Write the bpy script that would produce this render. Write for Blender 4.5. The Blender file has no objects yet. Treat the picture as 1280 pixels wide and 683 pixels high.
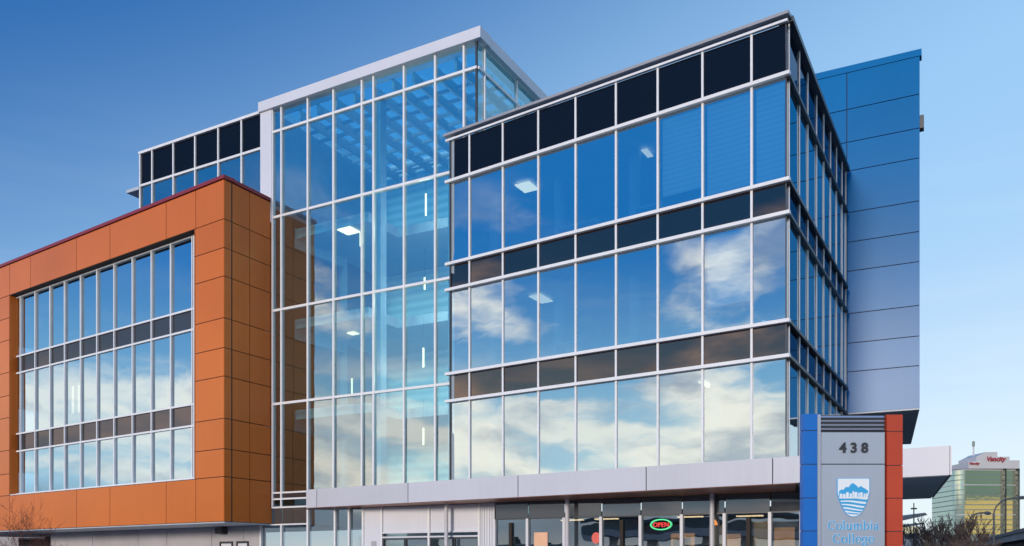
import bpy, bmesh, math, random
from mathutils import Vector, Matrix
random.seed(7)
sc = bpy.context.scene
COL = sc.collection
R_ = math.radians

# ------------------------------------------------------------------ camera
cam_d = bpy.data.cameras.new('camera')
cam_d.sensor_width = 36.0
cam_d.lens = 36.0 * 1092 / 1280
cam_d.shift_y = (702 - 341.5) / 1280
cam_d.clip_start = 0.1
cam_d.clip_end = 4000
cam = bpy.data.objects.new('camera', cam_d)
cam.location = (0, 0, 1.7)
cam.rotation_euler = (R_(90), 0, 0)
COL.objects.link(cam)
sc.camera = cam

# ------------------------------------------------------------------ sun + sky
SUN_EL = 9.0
SUN_DIR = Vector((-0.50, -0.866, 0)).normalized()          # horizontal direction towards the sun
sd = Vector((SUN_DIR.x * math.cos(R_(SUN_EL)), SUN_DIR.y * math.cos(R_(SUN_EL)), math.sin(R_(SUN_EL))))
sun_d = bpy.data.lights.new('sun', 'SUN')
sun_d.energy = 1.5
sun_d.angle = R_(10)
sun_d.color = (1.0, 0.88, 0.76)
sun = bpy.data.objects.new('sun', sun_d)
sun.rotation_euler = (-sd).to_track_quat('-Z', 'Y').to_euler()
sun.location = (0, 0, 60)
COL.objects.link(sun)

sc.view_settings.view_transform = 'Standard'
sc.view_settings.look = 'None'
sc.view_settings.exposure = 0.6
sc.view_settings.gamma = 1.0
sc.view_settings.use_curve_mapping = False

world = bpy.data.worlds.new('World')
sc.world = world
world.use_nodes = True
SKY_STRENGTH = 0.1
def build_world():
    nt = world.node_tree
    nt.nodes.clear()
    L = nt.links.new
    def val(x, sock):
        if isinstance(x, (int, float)): sock.default_value = x
        else: L(x, sock)
    def m(op, a, b=0.0, c=0.0):
        n = nt.nodes.new('ShaderNodeMath'); n.operation = op
        val(a, n.inputs[0]); val(b, n.inputs[1])
        if len(n.inputs) > 2: val(c, n.inputs[2])
        return n.outputs[0]
    def smooth(x, lo, hi):
        n = nt.nodes.new('ShaderNodeMapRange'); n.interpolation_type = 'SMOOTHSTEP'
        val(x, n.inputs[0]); n.inputs[1].default_value = lo; n.inputs[2].default_value = hi
        n.inputs[3].default_value = 0; n.inputs[4].default_value = 1
        return n.outputs[0]
    def mix(f, a, b, t='MIX'):
        n = nt.nodes.new('ShaderNodeMix'); n.data_type = 'RGBA'; n.blend_type = t
        val(f, n.inputs[0])
        for x, s in ((a, n.inputs[6]), (b, n.inputs[7])):
            if isinstance(x, tuple): s.default_value = (x[0], x[1], x[2], 1)
            else: L(x, s)
        return n.outputs[2]
    def K(r, g, b): return (r / SKY_STRENGTH, g / SKY_STRENGTH, b / SKY_STRENGTH)
    sky = nt.nodes.new('ShaderNodeTexSky')
    sky.sky_type = 'NISHITA'; sky.sun_disc = False
    sky.sun_elevation = R_(SUN_EL)
    sky.sun_rotation = math.atan2(SUN_DIR.x, SUN_DIR.y)
    sky.air_density = 1.0; sky.dust_density = 0.6; sky.ozone_density = 2.0
    tc = nt.nodes.new('ShaderNodeTexCoord')
    sep = nt.nodes.new('ShaderNodeSeparateXYZ'); L(tc.outputs['Generated'], sep.inputs[0])
    x, y, z = sep.outputs
    # clear-sky blue deepening with height, paler towards the right and the horizon
    hs = nt.nodes.new('ShaderNodeHueSaturation'); hs.inputs['Saturation'].default_value = 1.15
    hs.inputs['Value'].default_value = 1.0
    L(sky.outputs[0], hs.inputs['Color'])
    deep = K(0.010, 0.095, 0.31); midb = K(0.25, 0.44, 0.67); pale = K(0.60, 0.66, 0.69)
    up = smooth(m('ADD', z, m('MULTIPLY', x, -0.40)), 0.25, 0.72)
    clear = mix(up, midb, deep)
    hz = m('POWER', m('SUBTRACT', 1.0, smooth(m('SUBTRACT', z, m('MULTIPLY', x, 0.15)), -0.10, 0.40)), 1.2)
    clear = mix(m('MULTIPLY', hz, 0.95), clear, pale)
    base = mix(0.85, hs.outputs[0], clear)
    # evening side of the sky, behind the viewer
    west = smooth(m('ADD', m('MULTIPLY', x, -0.80), m('MULTIPLY', y, -0.60)), 0.15, 0.6)
    wdeep = K(0.012, 0.18, 0.52); wmid = K(0.30, 0.58, 0.76)
    wclear = mix(smooth(z, 0.10, 0.36), wmid, wdeep)
    base = mix(m('MULTIPLY', west, 0.9), base, wclear)
    # clouds: layered noise stretched along the horizon
    comb = nt.nodes.new('ShaderNodeCombineXYZ')
    L(x, comb.inputs[0]); L(y, comb.inputs[1]); L(m('MULTIPLY', z, 2.9), comb.inputs[2])
    def noise(scale, det, ro, dist, off):
        mp = nt.nodes.new('ShaderNodeMapping'); mp.inputs['Location'].default_value = off
        mp.inputs['Rotation'].default_value = (0, 0, R_(4.0))
        L(comb.outputs[0], mp.inputs[0])
        n = nt.nodes.new('ShaderNodeTexNoise'); n.inputs['Scale'].default_value = scale
        n.inputs['Detail'].default_value = det; n.inputs['Roughness'].default_value = ro
        n.inputs['Distortion'].default_value = dist
        L(mp.outputs[0], n.inputs['Vector']); return n.outputs[0]
    n1 = noise(4.6, 9, 0.54, 0.15, (5.77, 4.41, 0.5))
    n2 = noise(6.0, 7, 0.52, 0.2, (4.1, 0.2, 2.2))
    cover = m('SUBTRACT', 1.0, smooth(z, 0.13, 0.36))
    south = smooth(m('ADD', m('MULTIPLY', x, -0.5), m('MULTIPLY', y, -0.87)), 0.80, 0.98)
    dens = smooth(m('ADD', n1, m('ADD', m('MULTIPLY', cover, 0.13), m('MULTIPLY', south, 0.11))), 0.54, 0.74)
    dens = m('MULTIPLY', dens, m('MULTIPLY', west, m('SUBTRACT', 1.0, smooth(z, 0.28, 0.42))))
    comb2 = nt.nodes.new('ShaderNodeCombineXYZ')
    L(x, comb2.inputs[0]); L(y, comb2.inputs[1]); L(m('MULTIPLY', z, 9.0), comb2.inputs[2])
    n3t = nt.nodes.new('ShaderNodeTexNoise'); n3t.inputs['Scale'].default_value = 3.2; n3t.inputs['Detail'].default_value = 8
    n3t.inputs['Roughness'].default_value = 0.52; n3t.inputs['Distortion'].default_value = 0.2; L(comb2.outputs[0], n3t.inputs['Vector'])
    strat = m('MULTIPLY', smooth(n3t.outputs[0], 0.45, 0.62), m('MULTIPLY', west, m('SUBTRACT', 1.0, smooth(z, 0.17, 0.24))))
    dens = m('MAXIMUM', dens, m('MULTIPLY', strat, 0.8))
    wisp = m('MULTIPLY', smooth(n3t.outputs[0], 0.42, 0.72), m('SUBTRACT', 1.0, smooth(z, 0.10, 0.50)))
    base = mix(m('MULTIPLY', wisp, 0.14), base, K(0.62, 0.66, 0.68))
    ccol = mix(smooth(n2, 0.36, 0.54), K(0.36, 0.41, 0.50), K(1.08, 0.99, 0.86))
    out = mix(m('MULTIPLY', dens, 0.93), base, ccol)
    band = m('MULTIPLY', smooth(z, 0.02, 0.10), m('SUBTRACT', 1.0, smooth(z, 0.13, 0.22)))
    out = mix(m('MULTIPLY', m('MULTIPLY', band, west), 0.18), out, K(1.0, 0.92, 0.72))
    # slate bank with a warm gap under it, low over the evening horizon
    zb_ = m('ADD', z, m('MULTIPLY', m('SUBTRACT', n2, 0.5), 0.05))
    lowc = mix(smooth(zb_, 0.008, 0.040), K(0.42, 0.37, 0.31), K(0.17, 0.23, 0.29))
    out = mix(m('MULTIPLY', m('MULTIPLY', west, m('SUBTRACT', 1.0, smooth(zb_, 0.048, 0.085))), 0.85), out, lowc)
    # low glow under a grey-green cloud bank behind the viewer's right shoulder
    se = smooth(m('ADD', m('MULTIPLY', x, 0.5), m('MULTIPLY', y, -0.866)), 0.75, 0.92)
    bank = mix(smooth(m('ADD', z, m('MULTIPLY', m('SUBTRACT', n1, 0.5), 0.06)), 0.056, 0.066), K(0.72, 0.50, 0.20), mix(n2, K(0.07, 0.12, 0.10), K(0.28, 0.36, 0.31)))
    out = mix(m('MULTIPLY', m('MULTIPLY', se, m('SUBTRACT', 1.0, smooth(z, 0.10, 0.2))), 0.95), out, bank)
    bg = nt.nodes.new('ShaderNodeBackground'); bg.inputs[1].default_value = SKY_STRENGTH
    L(out, bg.inputs[0])
    wo = nt.nodes.new('ShaderNodeOutputWorld'); L(bg.outputs[0], wo.inputs[0])
build_world()

# ------------------------------------------------------------------ materials
def new_mat(name):
    mt = bpy.data.materials.new(name); mt.use_nodes = True
    nt = mt.node_tree; nt.nodes.clear()
    out = nt.nodes.new('ShaderNodeOutputMaterial')
    return mt, nt, out
def principled(name, col, rough=0.5, metal=0.0, var=0.06, scale=1.5, spec=0.5, emit=None, es=0.0, bump=0.0, coat=0.0, bscale=None):
    mt, nt, out = new_mat(name)
    p = nt.nodes.new('ShaderNodeBsdfPrincipled')
    p.inputs['Roughness'].default_value = rough
    p.inputs['Metallic'].default_value = metal
    p.inputs['Specular IOR Level'].default_value = spec
    p.inputs['Coat Weight'].default_value = coat
    p.inputs['Coat Roughness'].default_value = 0.08
    tc = nt.nodes.new('ShaderNodeTexCoord')
    ns = nt.nodes.new('ShaderNodeTexNoise'); ns.inputs['Scale'].default_value = scale; ns.inputs['Detail'].default_value = 6
    nt.links.new(tc.outputs['Object'], ns.inputs['Vector'])
    mr = nt.nodes.new('ShaderNodeMapRange'); mr.inputs[1].default_value = 0.3; mr.inputs[2].default_value = 0.7
    mr.inputs[3].default_value = 1 - var; mr.inputs[4].default_value = 1 + var
    nt.links.new(ns.outputs[0], mr.inputs[0])
    mx = nt.nodes.new('ShaderNodeMix'); mx.data_type = 'RGBA'; mx.blend_type = 'MULTIPLY'; mx.inputs[0].default_value = 1
    mx.inputs[6].default_value = (*col, 1)
    mp = nt.nodes.new('ShaderNodeMapping'); mp.inputs['Scale'].default_value = (5, 5, 0.25)
    nt.links.new(tc.outputs['Object'], mp.inputs[0])
    st = nt.nodes.new('ShaderNodeTexNoise'); st.inputs['Scale'].default_value = 1.6; st.inputs['Detail'].default_value = 4
    nt.links.new(mp.outputs[0], st.inputs['Vector'])
    ge = nt.nodes.new('ShaderNodeNewGeometry')
    m1 = nt.nodes.new('ShaderNodeMath'); m1.operation = 'MULTIPLY_ADD'; m1.inputs[1].default_value = 0.10; m1.inputs[2].default_value = 0.95
    nt.links.new(ge.outputs['Random Per Island'], m1.inputs[0])
    m2 = nt.nodes.new('ShaderNodeMath'); m2.operation = 'MULTIPLY_ADD'; m2.inputs[1].default_value = 0.08; m2.inputs[2].default_value = 0.96
    nt.links.new(st.outputs[0], m2.inputs[0])
    m3 = nt.nodes.new('ShaderNodeMath'); m3.operation = 'MULTIPLY'
    nt.links.new(m1.outputs[0], m3.inputs[0]); nt.links.new(m2.outputs[0], m3.inputs[1])
    m4 = nt.nodes.new('ShaderNodeMath'); m4.operation = 'MULTIPLY'
    nt.links.new(m3.outputs[0], m4.inputs[0]); nt.links.new(mr.outputs[0], m4.inputs[1])
    nt.links.new(m4.outputs[0], mx.inputs[7])
    nt.links.new(mx.outputs[2], p.inputs['Base Color'])
    if emit:
        p.inputs['Emission Color'].default_value = (*emit, 1); p.inputs['Emission Strength'].default_value = es
    if bump:
        n2 = nt.nodes.new('ShaderNodeTexNoise'); n2.inputs['Scale'].default_value = bscale or scale * 4
        nt.links.new(tc.outputs['Object'], n2.inputs['Vector'])
        b = nt.nodes.new('ShaderNodeBump'); b.inputs['Strength'].default_value = bump; b.inputs['Distance'].default_value = 0.02
        nt.links.new(n2.outputs[0], b.inputs['Height']); nt.links.new(b.outputs[0], p.inputs['Normal'])
    nt.links.new(p.outputs[0], out.inputs[0])
    return mt
def glass(name, tint, refl, fac0, fac1, wob=0.0022):
    """coated pane: the outer face mirrors, the rest passes through tinted"""
    mt, nt, out = new_mat(name)
    L = nt.links.new
    geo = nt.nodes.new('ShaderNodeNewGeometry')
    tcol = nt.nodes.new('ShaderNodeMix'); tcol.data_type = 'RGBA'
    tcol.inputs[6].default_value = (*tint, 1); tcol.inputs[7].default_value = (1, 1, 1, 1)
    L(geo.outputs['Backfacing'], tcol.inputs[0])
    tr = nt.nodes.new('ShaderNodeBsdfTransparent'); L(tcol.outputs[2], tr.inputs[0])
    gl = nt.nodes.new('ShaderNodeBsdfGlossy'); gl.inputs[0].default_value = (*refl, 1); gl.inputs[1].default_value = 0.0
    lw = nt.nodes.new('ShaderNodeLayerWeight'); lw.inputs[0].default_value = 0.35
    mr = nt.nodes.new('ShaderNodeMapRange'); mr.inputs[3].default_value = fac0; mr.inputs[4].default_value = fac1
    L(lw.outputs['Fresnel'], mr.inputs[0])
    inv = nt.nodes.new('ShaderNodeMath'); inv.operation = 'SUBTRACT'; inv.inputs[0].default_value = 1
    L(geo.outputs['Backfacing'], inv.inputs[1])
    mul = nt.nodes.new('ShaderNodeMath'); mul.operation = 'MULTIPLY'
    L(mr.outputs[0], mul.inputs[0]); L(inv.outputs[0], mul.inputs[1])
    tc = nt.nodes.new('ShaderNodeTexCoord')
    ns = nt.nodes.new('ShaderNodeTexNoise'); ns.inputs['Scale'].default_value = 1.1; ns.inputs['Detail'].default_value = 1
    L(tc.outputs['Object'], ns.inputs['Vector'])
    b = nt.nodes.new('ShaderNodeBump'); b.inputs['Strength'].default_value = 1.0; b.inputs['Distance'].default_value = wob
    L(ns.outputs[0], b.inputs['Height']); L(b.outputs[0], gl.inputs['Normal'])
    mx = nt.nodes.new('ShaderNodeMixShader')
    L(mul.outputs[0], mx.inputs[0]); L(tr.outputs[0], mx.inputs[1]); L(gl.outputs[0], mx.inputs[2])
    L(mx.outputs[0], out.inputs[0])
    return mt
def dark_mirror(name, base, refl, fac):
    mt, nt, out = new_mat(name)
    d = nt.nodes.new('ShaderNodeBsdfDiffuse'); d.inputs[0].default_value = (*base, 1)
    g_ = nt.nodes.new('ShaderNodeBsdfGlossy'); g_.inputs[0].default_value = (*refl, 1); g_.inputs[1].default_value = 0.02
    mx = nt.nodes.new('ShaderNodeMixShader'); mx.inputs[0].default_value = fac
    nt.links.new(d.outputs[0], mx.inputs[1]); nt.links.new(g_.outputs[0], mx.inputs[2]); nt.links.new(mx.outputs[0], out.inputs[0])
    return mt
def emitter(name, col, st):
    mt, nt, out = new_mat(name)
    e = nt.nodes.new('ShaderNodeEmission'); e.inputs[0].default_value = (*col, 1); e.inputs[1].default_value = st
    nt.links.new(e.outputs[0], out.inputs[0]); return mt
def slats(name, c1, c2, period, rough=0.5):
    mt, nt, out = new_mat(name)
    p = nt.nodes.new('ShaderNodeBsdfPrincipled'); p.inputs['Roughness'].default_value = rough
    tc = nt.nodes.new('ShaderNodeTexCoord'); w = nt.nodes.new('ShaderNodeTexWave')
    w.wave_type = 'BANDS'; w.bands_direction = 'Z'; w.inputs['Scale'].default_value = 0.314 / period
    w.inputs['Distortion'].default_value = 0.6; w.inputs['Detail'].default_value = 1
    nt.links.new(tc.outputs['Object'], w.inputs['Vector'])
    mx = nt.nodes.new('ShaderNodeMix'); mx.data_type = 'RGBA'
    mx.inputs[6].default_value = (*c1, 1); mx.inputs[7].default_value = (*c2, 1)
    nt.links.new(w.outputs[1], mx.inputs[0]); nt.links.new(mx.outputs[2], p.inputs['Base Color'])
    nt.links.new(p.outputs[0], out.inputs[0]); return mt

M = dict(
    glass_block=glass('coated_blue_glass', (0.34, 0.55, 0.68), (0.88, 0.97, 1.0), 0.58, 0.95),
    glass_tower=glass('clear_blue_glass', (0.54, 0.95, 1.0), (0.90, 0.97, 1.0), 0.40, 0.95),
    glass_roof=glass('clear_roof_glass', (0.66, 0.90, 0.96), (0.9, 0.97, 1.0), 0.06, 0.8),
    glass_wing=glass('grey_blue_glass', (0.28, 0.40, 0.48), (0.80, 0.92, 1.0), 0.60, 0.95),
    glass_shop=glass('storefront_glass', (0.60, 0.66, 0.66), (0.80, 0.90, 1.0), 0.34, 0.9),
    spandrel=dark_mirror('dark_spandrel_glass', (0.012, 0.009, 0.008), (0.46, 0.33, 0.28), 0.36),
    brown_reflect_wall=principled('brown_reflection_wall', (0.11, 0.055, 0.022), 0.7, 0, 0.1),  # brown stands in for the orange wing mirrored in the glass
    glass_side=glass('teal_side_glass', (0.24, 0.62, 0.76), (0.7, 0.95, 1.0), 0.30, 0.9),
    coping=principled('grey_coping', (0.34, 0.34, 0.37), 0.45, 0.1, 0.05),
    parapet=dark_mirror('black_parapet_glass', (0.006, 0.006, 0.008), (0.40, 0.30, 0.32), 0.10),
    spandrel_side=dark_mirror('navy_spandrel_glass', (0.008, 0.009, 0.012), (0.30, 0.36, 0.46), 0.6),
    spandrel_shop=dark_mirror('storefront_header_glass', (0.075, 0.08, 0.09), (0.60, 0.62, 0.68), 0.15),
    spandrel_grey=dark_mirror('grey_spandrel_glass', (0.05, 0.05, 0.055), (0.45, 0.36, 0.36), 0.22),
    frame=principled('pale_aluminium', (0.80, 0.80, 0.82), 0.38, 0.0, 0.04),
    frame_dark=principled('charcoal_aluminium', (0.05, 0.052, 0.06), 0.4, 0.2, 0.06),
    white=principled('white_metal_panel', (0.68, 0.69, 0.76), 0.38, 0.0, 0.03, 0.6),
    fascia=principled('lavender_grey_panel', (0.58, 0.575, 0.625), 0.40, 0.05, 0.03, 0.5),
    orange=principled('orange_metal_panel', (0.64, 0.155, 0.019), 0.26, 0.0, 0.05, 0.35, spec=0.32),
    backing=principled('dark_joint_backing', (0.03, 0.022, 0.02), 0.8, 0, 0.1),
    red_cap=principled('dark_red_coping', (0.26, 0.022, 0.03), 0.4, 0, 0.05),
    blue=principled('blue_metal_panel', (0.001, 0.155, 0.42), 0.26, 0.0, 0.03, 0.4, spec=0.13),
    soffit=principled('grey_blue_soffit', (0.48, 0.53, 0.60), 0.5, 0, 0.08),
    soffit_wood=principled('brown_wood_soffit', (0.42, 0.155, 0.09), 0.4, 0, 0.25, 1.2),
    concrete=principled('pale_concrete_panel', (0.44, 0.42, 0.45), 0.75, 0, 0.08, 0.8, bump=0.1),
    roof=principled('grey_roof_membrane', (0.25, 0.25, 0.26), 0.9, 0, 0.1),
    interior=principled('interior_paint', (0.30, 0.36, 0.42), 0.8, 0, 0.08),
    slab=principled('pale_floor_slab', (0.42, 0.46, 0.50), 0.7, 0, 0.05),
    carpet=principled('dark_carpet', (0.07, 0.075, 0.085), 0.9, 0, 0.1),
    ceiling=principled('ceiling_tile', (0.42, 0.46, 0.50), 0.85, 0, 0.04),
    slatwall=slats('slatted_wall', (0.50, 0.68, 0.76), (0.80, 0.92, 0.95), 0.42),
    blind=slats('window_blind', (0.74, 0.80, 0.80), (0.95, 0.95, 0.93), 0.16),
    lamp=emitter('warm_lamp', (1.0, 0.70, 0.38), 2.4),
    lampdim=emitter('warm_lamp_soft', (1.0, 0.72, 0.42), 1.4),
    neon_red=emitter('red_neon', (1.0, 0.08, 0.07), 0.75),
    neon_green=emitter('green_neon', (0.16, 1.0, 0.42), 0.7),
)

# ------------------------------------------------------------------ helpers
BASE = {}
def children_base(parent): return BASE[parent.name] if parent else Vector((0, 0, 0))
class MB:
    def __init__(s): s.v = []; s.f = []; s.mi = []; s.cur = 0
    def hexa(s, p):
        b = len(s.v); s.v += [tuple(q) for q in p]
        for q in ((0, 3, 2, 1), (4, 5, 6, 7), (0, 1, 5, 4), (1, 2, 6, 5), (2, 3, 7, 6), (3, 0, 4, 7)):
            s.f.append(tuple(b + i for i in q)); s.mi.append(s.cur)
        return s
    def box(s, x0, x1, y0, y1, z0, z1):
        return s.hexa([(x0, y0, z0), (x1, y0, z0), (x1, y1, z0), (x0, y1, z0), (x0, y0, z1), (x1, y0, z1), (x1, y1, z1), (x0, y1, z1)])
    def prism(s, poly, z0, z1):
        b = len(s.v); n = len(poly)
        s.v += [(p[0], p[1], z0) for p in poly] + [(p[0], p[1], z1) for p in poly]
        s.f.append(tuple(b + i for i in range(n))[::-1]); s.f.append(tuple(b + n + i for i in range(n)))
        for i in range(n): s.f.append((b + i, b + (i + 1) % n, b + n + (i + 1) % n, b + n + i))
        s.mi += [s.cur] * (n + 2); return s
    def face(s, pts):
        b = len(s.v); s.v += [tuple(p) for p in pts]; s.f.append(tuple(range(b, b + len(pts)))); s.mi.append(s.cur); return s
    def vpoly(s, pts, y0, y1):                       # polygon in the XZ plane, extruded along y
        b = len(s.v); n = len(pts)
        s.v += [(p[0], y0, p[1]) for p in pts] + [(p[0], y1, p[1]) for p in pts]
        s.f.append(tuple(b + i for i in range(n))); s.f.append(tuple(b + n + i for i in range(n))[::-1])
        for i in range(n): s.f.append((b + i, b + (i + 1) % n, b + n + (i + 1) % n, b + n + i))
        s.mi += [s.cur] * (n + 2); return s
    def tube(s, pts, rad, sides=8, cap=True):
        rings = []
        for i, p in enumerate(pts):
            p = Vector(p)
            d = (Vector(pts[min(i + 1, len(pts) - 1)]) - Vector(pts[max(i - 1, 0)])).normalized()
            a = d.orthogonal().normalized() if abs(d.z) > 0.9 else d.cross(Vector((0, 0, 1))).normalized()
            c = d.cross(a); r = rad[i] if isinstance(rad, (list, tuple)) else rad
            b = len(s.v); rings.append(b)
            for k in range(sides):
                t = 2 * math.pi * k / sides
                s.v.append(tuple(p + a * (math.cos(t) * r) + c * (math.sin(t) * r)))
        for b0, b1 in zip(rings, rings[1:]):
            for k in range(sides):
                s.f.append((b0 + k, b0 + (k + 1) % sides, b1 + (k + 1) % sides, b1 + k)); s.mi.append(s.cur)
        if cap:
            s.f.append(tuple(rings[0] + k for k in range(sides))[::-1]); s.f.append(tuple(rings[-1] + k for k in range(sides)))
            s.mi += [s.cur] * 2
        return s
    def build(s, name, mats, parent=None, loc=None, fix=True):
        if not isinstance(mats, (list, tuple)): mats = [mats]
        off = children_base(parent) if parent else (Vector(loc) if loc else Vector((0, 0, 0)))
        me = bpy.data.meshes.new(name)
        me.from_pydata([tuple(Vector(q) - off) for q in s.v], [], s.f)
        for mt in mats: me.materials.append(mt)
        if len(mats) > 1: me.polygons.foreach_set('material_index', s.mi)
        if fix:
            bm = bmesh.new(); bm.from_mesh(me); bmesh.ops.recalc_face_normals(bm, faces=bm.faces); bm.to_mesh(me); bm.free()
        o = bpy.data.objects.new(name, me); COL.objects.link(o)
        if parent: o.parent = parent
        else: o.location = off
        BASE[o.name] = off
        return o
def thing(name, label, cat, loc, group=None):
    o = bpy.data.objects.new(name, None); COL.objects.link(o); o.location = loc
    o.empty_display_size = 0.5
    o['label'] = label; o['category'] = cat
    if group: o['group'] = group
    BASE[o.name] = Vector(loc); return o
def tag(o, label, cat, group=None):
    o['label'] = label; o['category'] = cat
    if group: o['group'] = group
    return o
def structure(o, label=None, kind='structure'):
    o['kind'] = kind
    if label: o['label'] = label
    return o
class Facade:
    def __init__(s, P, D):
        s.P = Vector(P); s.D = Vector(D).normalized()
        n = Vector((-s.D.y, s.D.x))
        s.N = n if n.dot(-s.P) > 0 else -n
    def at(s, t, o, z):
        q = s.P + s.D * t + s.N * o
        return Vector((q.x, q.y, z))
    def xy(s, t, o=0): q = s.P + s.D * t + s.N * o; return (q.x, q.y)
    def box(s, mb, t0, t1, o0, o1, z0, z1):
        a = s.at
        return mb.hexa([a(t0, o0, z0), a(t1, o0, z0), a(t1, o1, z0), a(t0, o1, z0), a(t0, o0, z1), a(t1, o0, z1), a(t1, o1, z1), a(t0, o1, z1)])
    def pane(s, mb, t0, t1, o, z0, z1, th=0.02, wob=0.0045):
        ja, jb = random.uniform(-wob, wob), random.uniform(-wob, wob)      # each pane sits a little out of true
        j = [ja - jb, -ja - jb, ja + jb, -ja + jb]; a = s.at
        return mb.hexa([a(t0, o - th, z0), a(t1, o - th, z0), a(t1, o + j[0], z0), a(t0, o + j[1], z0),
                        a(t0, o - th, z1), a(t1, o - th, z1), a(t1, o + j[2], z1), a(t0, o + j[3], z1)])
def add2(p, d, k): return (p[0] + d[0] * k, p[1] + d[1] * k)

A = (-0.8192, 0.5735); B = (-0.8746, 0.4848); RD = (0.4846, 0.8747); CD = (-0.8949, 0.4462); SD = (0.3904, 0.9207)
P0 = (7.853, 25.0); T0 = (-1.296, 32.909); O0 = (-11.736, 35.6); E0 = (13.46, 35.12); K0 = (8.111, 24.4)
FB = Facade(P0, A); FS = Facade(P0, RD); FT = Facade(T0, B); FTS = Facade(T0, RD)
FO = Facade(O0, A); FOS = Facade(O0, RD); FC = Facade(E0, CD); FK = Facade(K0, A)

# ------------------------------------------------------------------ ground
structure(MB().face([(-1500, -1500, 0), (1500, -1500, 0), (1500, 1500, 0), (-1500, 1500, 0)]).build(
    'ground', principled('bare_ground', (0.085, 0.085, 0.075), 0.95, 0, 0.25, 0.05)))
FR = Facade(add2(K0, FK.N, 3.0), A)        # the street runs along the front of the building
rd = MB()
rd.face([FR.at(-150, 22, 0.008), FR.at(150, 22, 0.008), FR.at(150, 40, 0.008), FR.at(-150, 40, 0.008)])
structure(rd.build('road', principled('asphalt', (0.05, 0.05, 0.052), 0.85, 0, 0.2, 0.6, bump=0.3)))
pv = MB(); FR.box(pv, -150, 150, -2, 22, 0, 0.10); structure(pv.build('pavement', principled('pavement_concrete', (0.26, 0.25, 0.24), 0.9, 0, 0.12, 0.4)))
kb = MB(); FR.box(kb, -150, 150, 21.9, 22.1, 0, 0.13); structure(kb.build('kerb', principled('kerb_concrete', (0.33, 0.32, 0.31), 0.9, 0, 0.1)))
mk = MB()
for i in range(-20, 20):
    mk.face([FR.at(i * 7, 30.9, 0.013), FR.at(i * 7 + 3, 30.9, 0.013), FR.at(i * 7 + 3, 31.05, 0.013), FR.at(i * 7, 31.05, 0.013)])
structure(mk.build('road_markings', principled('road_paint', (0.75, 0.74, 0.70), 0.7, 0, 0.1)))

# ------------------------------------------------------------------ college building
bld = thing('college_building', 'modern four storey glass college building with orange wing, clear corner tower and blue end wall', 'building', (2, 33, 0))

# levels (m)
Z_SILL = 4.68; S1 = (7.57, 8.57); S2 = (11.65, 12.60); S3 = (15.62, 17.12); Z_TOP = 17.38

# ---- office block (front, right of centre)
def quad(pF, sA, dR, inset=0.3):
    p0 = add2(add2(P0, A, inset), RD, inset); p1 = add2(add2(P0, A, sA - inset), RD, inset)
    return [p0, p1, add2(p1, RD, dR), add2(p0, RD, dR)]
ob = MB()
ob.cur = 0
for (z0, z1) in (S1, S2): ob.prism(quad(P0, 12.4, 10.6, 0.16), z0 + 0.06, z1 - 0.06)
ob.prism(quad(P0, 12.4, 10.6, 0.16), S3[0] + 0.06, S3[0] + 0.9)
ob.cur = 1                                          # core and party walls inside
ob.prism([add2(add2(P0, A, 3.2), RD, 5.6), add2(add2(P0, A, 12.0), RD, 5.6), add2(add2(P0, A, 12.0), RD, 10.4), add2(add2(P0, A, 3.2), RD, 10.4)], Z_SILL, S3[0])
ob.prism([add2(add2(P0, A, 0.3), RD, 5.65), add2(add2(P0, A, 3.19), RD, 5.65), add2(add2(P0, A, 3.19), RD, 5.8), add2(add2(P0, A, 0.3), RD, 5.8)], Z_SILL, S1[0])  # partition added to block the bright sky seen through the corner panes
ob.prism([add2(P0, A, 12.17), add2(P0, A, 12.36), add2(add2(P0, A, 12.36), RD, 10.6), add2(add2(P0, A, 12.17), RD, 10.6)], 4.67, Z_TOP - 0.06)
block = ob.build('office_block', [M['ceiling'], M['interior']], bld)
fl = MB()
for z in (S1[1], S2[1]): fl.prism(quad(P0, 12.1, 10.4, 0.3), z - 0.055, z - 0.02)
fl.build('floor_carpet', M['carpet'], block)
rf = MB().prism(quad(P0, 12.4, 10.6, 0.2), 16.6, 16.75).build('roof', M['roof'], block)

COLS = [0.0, 1.01, 2.53, 4.01, 5.48, 6.99, 8.47, 9.96, 11.44, 12.36]
SIDE = [0.0, 0.28, 1.80, 3.15, 4.70, 6.09, 7.51, 8.86, 10.22, 11.2]
ROWS_G = [(Z_SILL - 0.3, S1[0]), (S1[1], S2[0]), (S2[1], S3[0])]
for i in range(9):
    for (z0, z1) in ROWS_G:
        w = MB(); FB.pane(w, COLS[i] + 0.02, COLS[i + 1] - 0.02, 0, z0 + 0.02, z1 - 0.02); w.build('window', M['glass_block'], block)
    for (z0, z1) in (S1, S2, S3):
        w = MB(); FB.pane(w, COLS[i] + 0.02, COLS[i + 1] - 0.02, 0.0, z0 + 0.02, z1 - 0.02, 0.04); w.build('spandrel_panel', M['parapet' if z0 == S3[0] else 'spandrel'], block)
sw = MB(); sp = MB()
for i in range(9):
    for (z0, z1) in ROWS_G: FS.pane(sw, SIDE[i] + 0.02, SIDE[i + 1] - 0.02, 0, z0 + 0.02, z1 - 0.02)
    for (z0, z1) in (S1, S2, S3): FS.pane(sp, SIDE[i] + 0.02, SIDE[i + 1] - 0.02, 0, z0 + 0.02, z1 - 0.02, 0.04)
structure(sw.build('window', M['glass_block'], block), kind='stuff')
structure(sp.build('spandrel_panel', M['spandrel_side'], block), kind='stuff')
for i in range(1, 10):
    w = MB(); t = COLS[i] if i < 9 else 12.33
    FB.box(w, t - 0.034, t + 0.034, 0.006, 0.045 if i < 9 else 0.04, Z_SILL - 0.3, Z_TOP - 0.16); w.build('mullion', M['frame'] if i < 9 else M['frame_dark'], block)
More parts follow.
